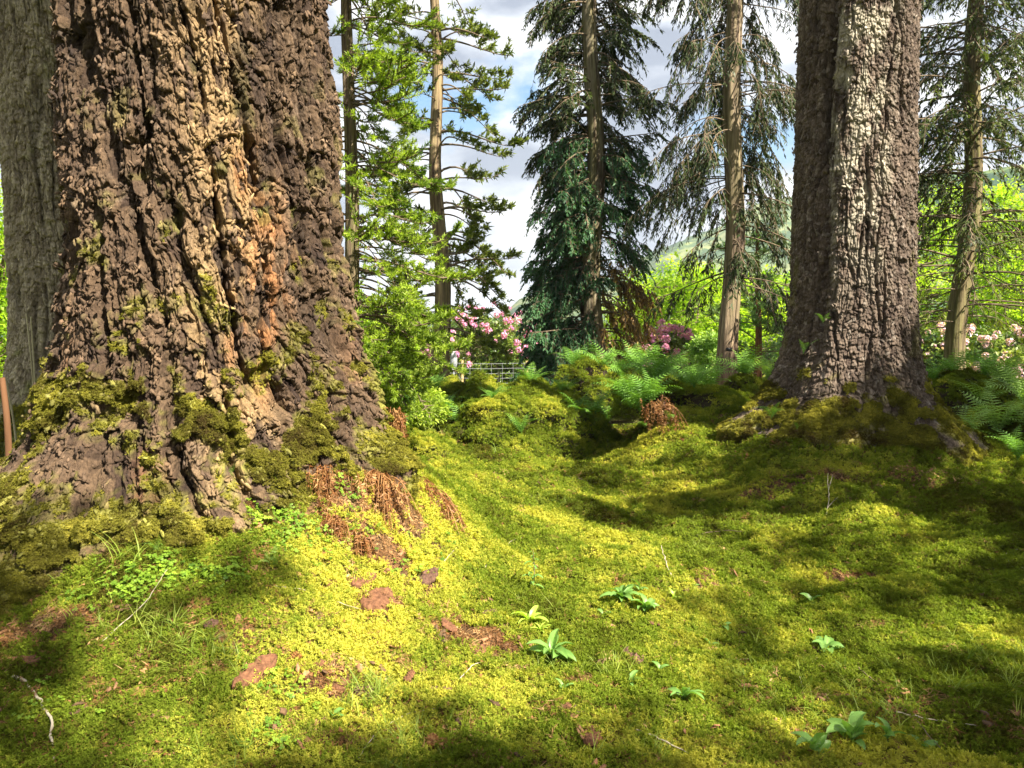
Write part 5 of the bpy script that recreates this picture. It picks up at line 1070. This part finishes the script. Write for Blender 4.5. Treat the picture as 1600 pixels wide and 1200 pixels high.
def oval_marker():
    Y = 22.8; p = at(709, 564, Y); t = empty('oval_marker', (p[0], Y, float(H(p[0], Y))), 'slim silvery oval on a thin pole at the left end of the wire fence', 'marker'); o = np.array(t.location); z = p[2]-o[2]
    g = Geo(); g.tube(np.array([[0, 0, -.1], [0, 0, z-.22]]), .018, 8); g.build('pole', M['silver'], t)
    g = Geo(); a = np.linspace(0, 2*np.pi, 40)
    g.tube(np.stack([.085*np.cos(a), 0*a, z+.27*np.sin(a)], -1), .02, 6, cap=False); g.build('frame', M['silver'], t)
    g = Geo(); n = 24; a = np.arange(n)/n*6.283; V = np.vstack([np.stack([.08*np.cos(a), 0*a+.008, .26*np.sin(a)+z], -1), [[0, .02, z]], np.stack([.08*np.cos(a), 0*a-.008, .26*np.sin(a)+z], -1), [[0, -.02, z]]])
    g.add(V, T=[[k, (k+1) % n, n] for k in range(n)]+[[n+1+k, n+1+(k+1) % n, 2*n+1] for k in range(n)]); g.build('plate', M['silver'], t)
oval_marker()
def tree_tag(px, py, Y, rad, label, s=.09):
    p = at(px, py, Y-rad); g = Geo(); w, h, d = s, s*.62, .008
    V = np.array([[x, y, z] for y in (0, d) for z in (-h/2, h/2) for x in (-w/2, w/2)]); g.add(V, Q=[[0, 1, 3, 2], [4, 6, 7, 5], [0, 4, 5, 1], [2, 3, 7, 6], [0, 2, 6, 4], [1, 5, 7, 3]])
    for sx in (-1, 1): g.tube(np.array([[sx*w*.38, -.006, 0], [sx*w*.38, .006, 0]]), .006, 8)
    o = g.build('trunk_tag', M['black'], smooth=False); o.location = p; return tag(o, label, 'tag')
tree_tag(928, 542, 17, .315, 'small black tag nailed low on the thick trunk of the dark conifer', .10); tree_tag(1139, 546, 15, .235, 'small black tag nailed low on the pale straight trunk', .11)
def pole(px0, py0, Y0, px1, py1, Y1, r, label, name, mat, cat):
    a, b = at(px0, py0, Y0), at(px1, py1, Y1); b2 = G(px1, py1) if Y1 is None else b; z = float(H(b[0], b[1])); n = 14; s = np.linspace(0, 1, n)[:, None]; e = np.array([b[0], b[1], z-.05])
    P = a+(e-a)*s; P[:, 0] += .012*np.sin(s[:, 0]*5); g = Geo(e); g.tube(P, np.linspace(r*.85, r, n), 8); o = g.build(name, M[mat]); o.location = e; return tag(o, label, cat)
pole(3, 590, 4.7, 17, 745, 4.7, .021, 'thick orange-brown wooden stake at the left picture edge', 'wooden_stake', 'stake', 'stake')
pole(41, 490, 5.3, 60, 700, 5.3, .006, 'left of the two tall thin canes crossing before the fissured trunk', 'cane', 'cane', 'cane'); pole(48, 495, 5.3, 54, 708, 5.3, .006, 'right of the two tall thin canes crossing before the fissured trunk', 'cane', 'cane', 'cane')
pole(9, 592, 5.0, 36, 726, 5.0, .007, 'short thin cane leaning just right of the wooden stake', 'cane', 'cane', 'cane')

# ------------------------------------------------------------------ hills and the air
def hills():
    def ridge(prof, Y, dep, seed, amp):
        px = np.array([p[0] for p in prof]); hz = np.array([at(p[0], p[1], Y)[2] for p in prof]); xw = np.array([at(p[0], p[1], Y)[0] for p in prof])
        xs = np.linspace(xw[0], xw[-1], 260); v = np.linspace(-1.4, 1.4, 70); X, Vv = np.meshgrid(xs, v); top = np.interp(X, xw, hz)
        prof_ = np.clip(1-np.abs(Vv)**1.5, -.15, 1)
        Z = -6+(top+6)*prof_*(1+.0*X)+amp*fbm(X/70, Vv*3, 0, 6, seed)+amp*.35*np.abs(pn(X/9, Vv*40, 0, seed+9)); Yy = Y+Vv*dep
        i = np.arange(69)[:, None]*260+np.arange(259)[None]; return np.stack([X, Yy, Z], -1).reshape(-1, 3), np.stack([i, i+1, i+261, i+260], -1).reshape(-1, 4)
    V = []; F = []; n = 0
    for args in [([(500,520),(700,506),(770,500),(795,484),(818,468),(850,458),(920,452),(960,430),(1020,398),(1100,362),(1180,325),(1260,300),(1400,280),(1800,330),(2300,400)], 950, 330, 150, 9),
                 ([(1150,520),(1300,380),(1420,285),(1500,268),(1600,262),(1750,250),(2100,260),(2600,330)], 420, 170, 160, 6), ([(-1500,430),(-700,380),(-300,400),(0,440),(250,470),(420,500),(600,520)], 700, 250, 170, 8)]:
        v, f = ridge(*args); V.append(v); F.append(f+n); n += len(v)
    m = NT('forested hillside'); p = m.pos(); a = m.noise(.018, 6, .6, p); b = m.noise(.12, 4, .7, p)
    c = m.ramp(m.math('ADD', m.math('MULTIPLY', a, .6), m.math('MULTIPLY', b, .4)), [(.42, (.02, .045, .02)), (.5, (.06, .10, .03)), (.57, (.18, .20, .07))]); d = m.new('ShaderNodeBsdfPrincipled'); m.L(c, d.inputs['Base Color']); d.inputs['Roughness'].default_value = 1
    d.inputs['Specular IOR Level'].default_value = 0; m.L(d.outputs[0], m.out.inputs[0])
    tag(npmesh('hills', np.concatenate(V), np.concatenate(F), m.m), kind='structure')
hills()
def haze():
    V = np.array([[x, y, z] for x in (-4100, 4100) for y in (-700, 6100) for z in (-45, 215)], float); me = npmesh('haze', V, np.array([[0, 1, 3, 2], [4, 6, 7, 5], [0, 4, 5, 1], [2, 3, 7, 6], [0, 2, 6, 4], [1, 5, 7, 3]]), smooth=False)
    m = bpy.data.materials.new('haze'); m.use_nodes = True; n = m.node_tree.nodes; n.clear(); o = n.new('ShaderNodeOutputMaterial'); v = n.new('ShaderNodeVolumePrincipled'); v.inputs['Color'].default_value = (.82, .90, 1, 1); v.inputs['Density'].default_value = .0003; v.inputs['Anisotropy'].default_value = .2
    m.node_tree.links.new(v.outputs[0], o.inputs['Volume']); me.data.materials.append(m); tag(me, kind='stuff')
haze()
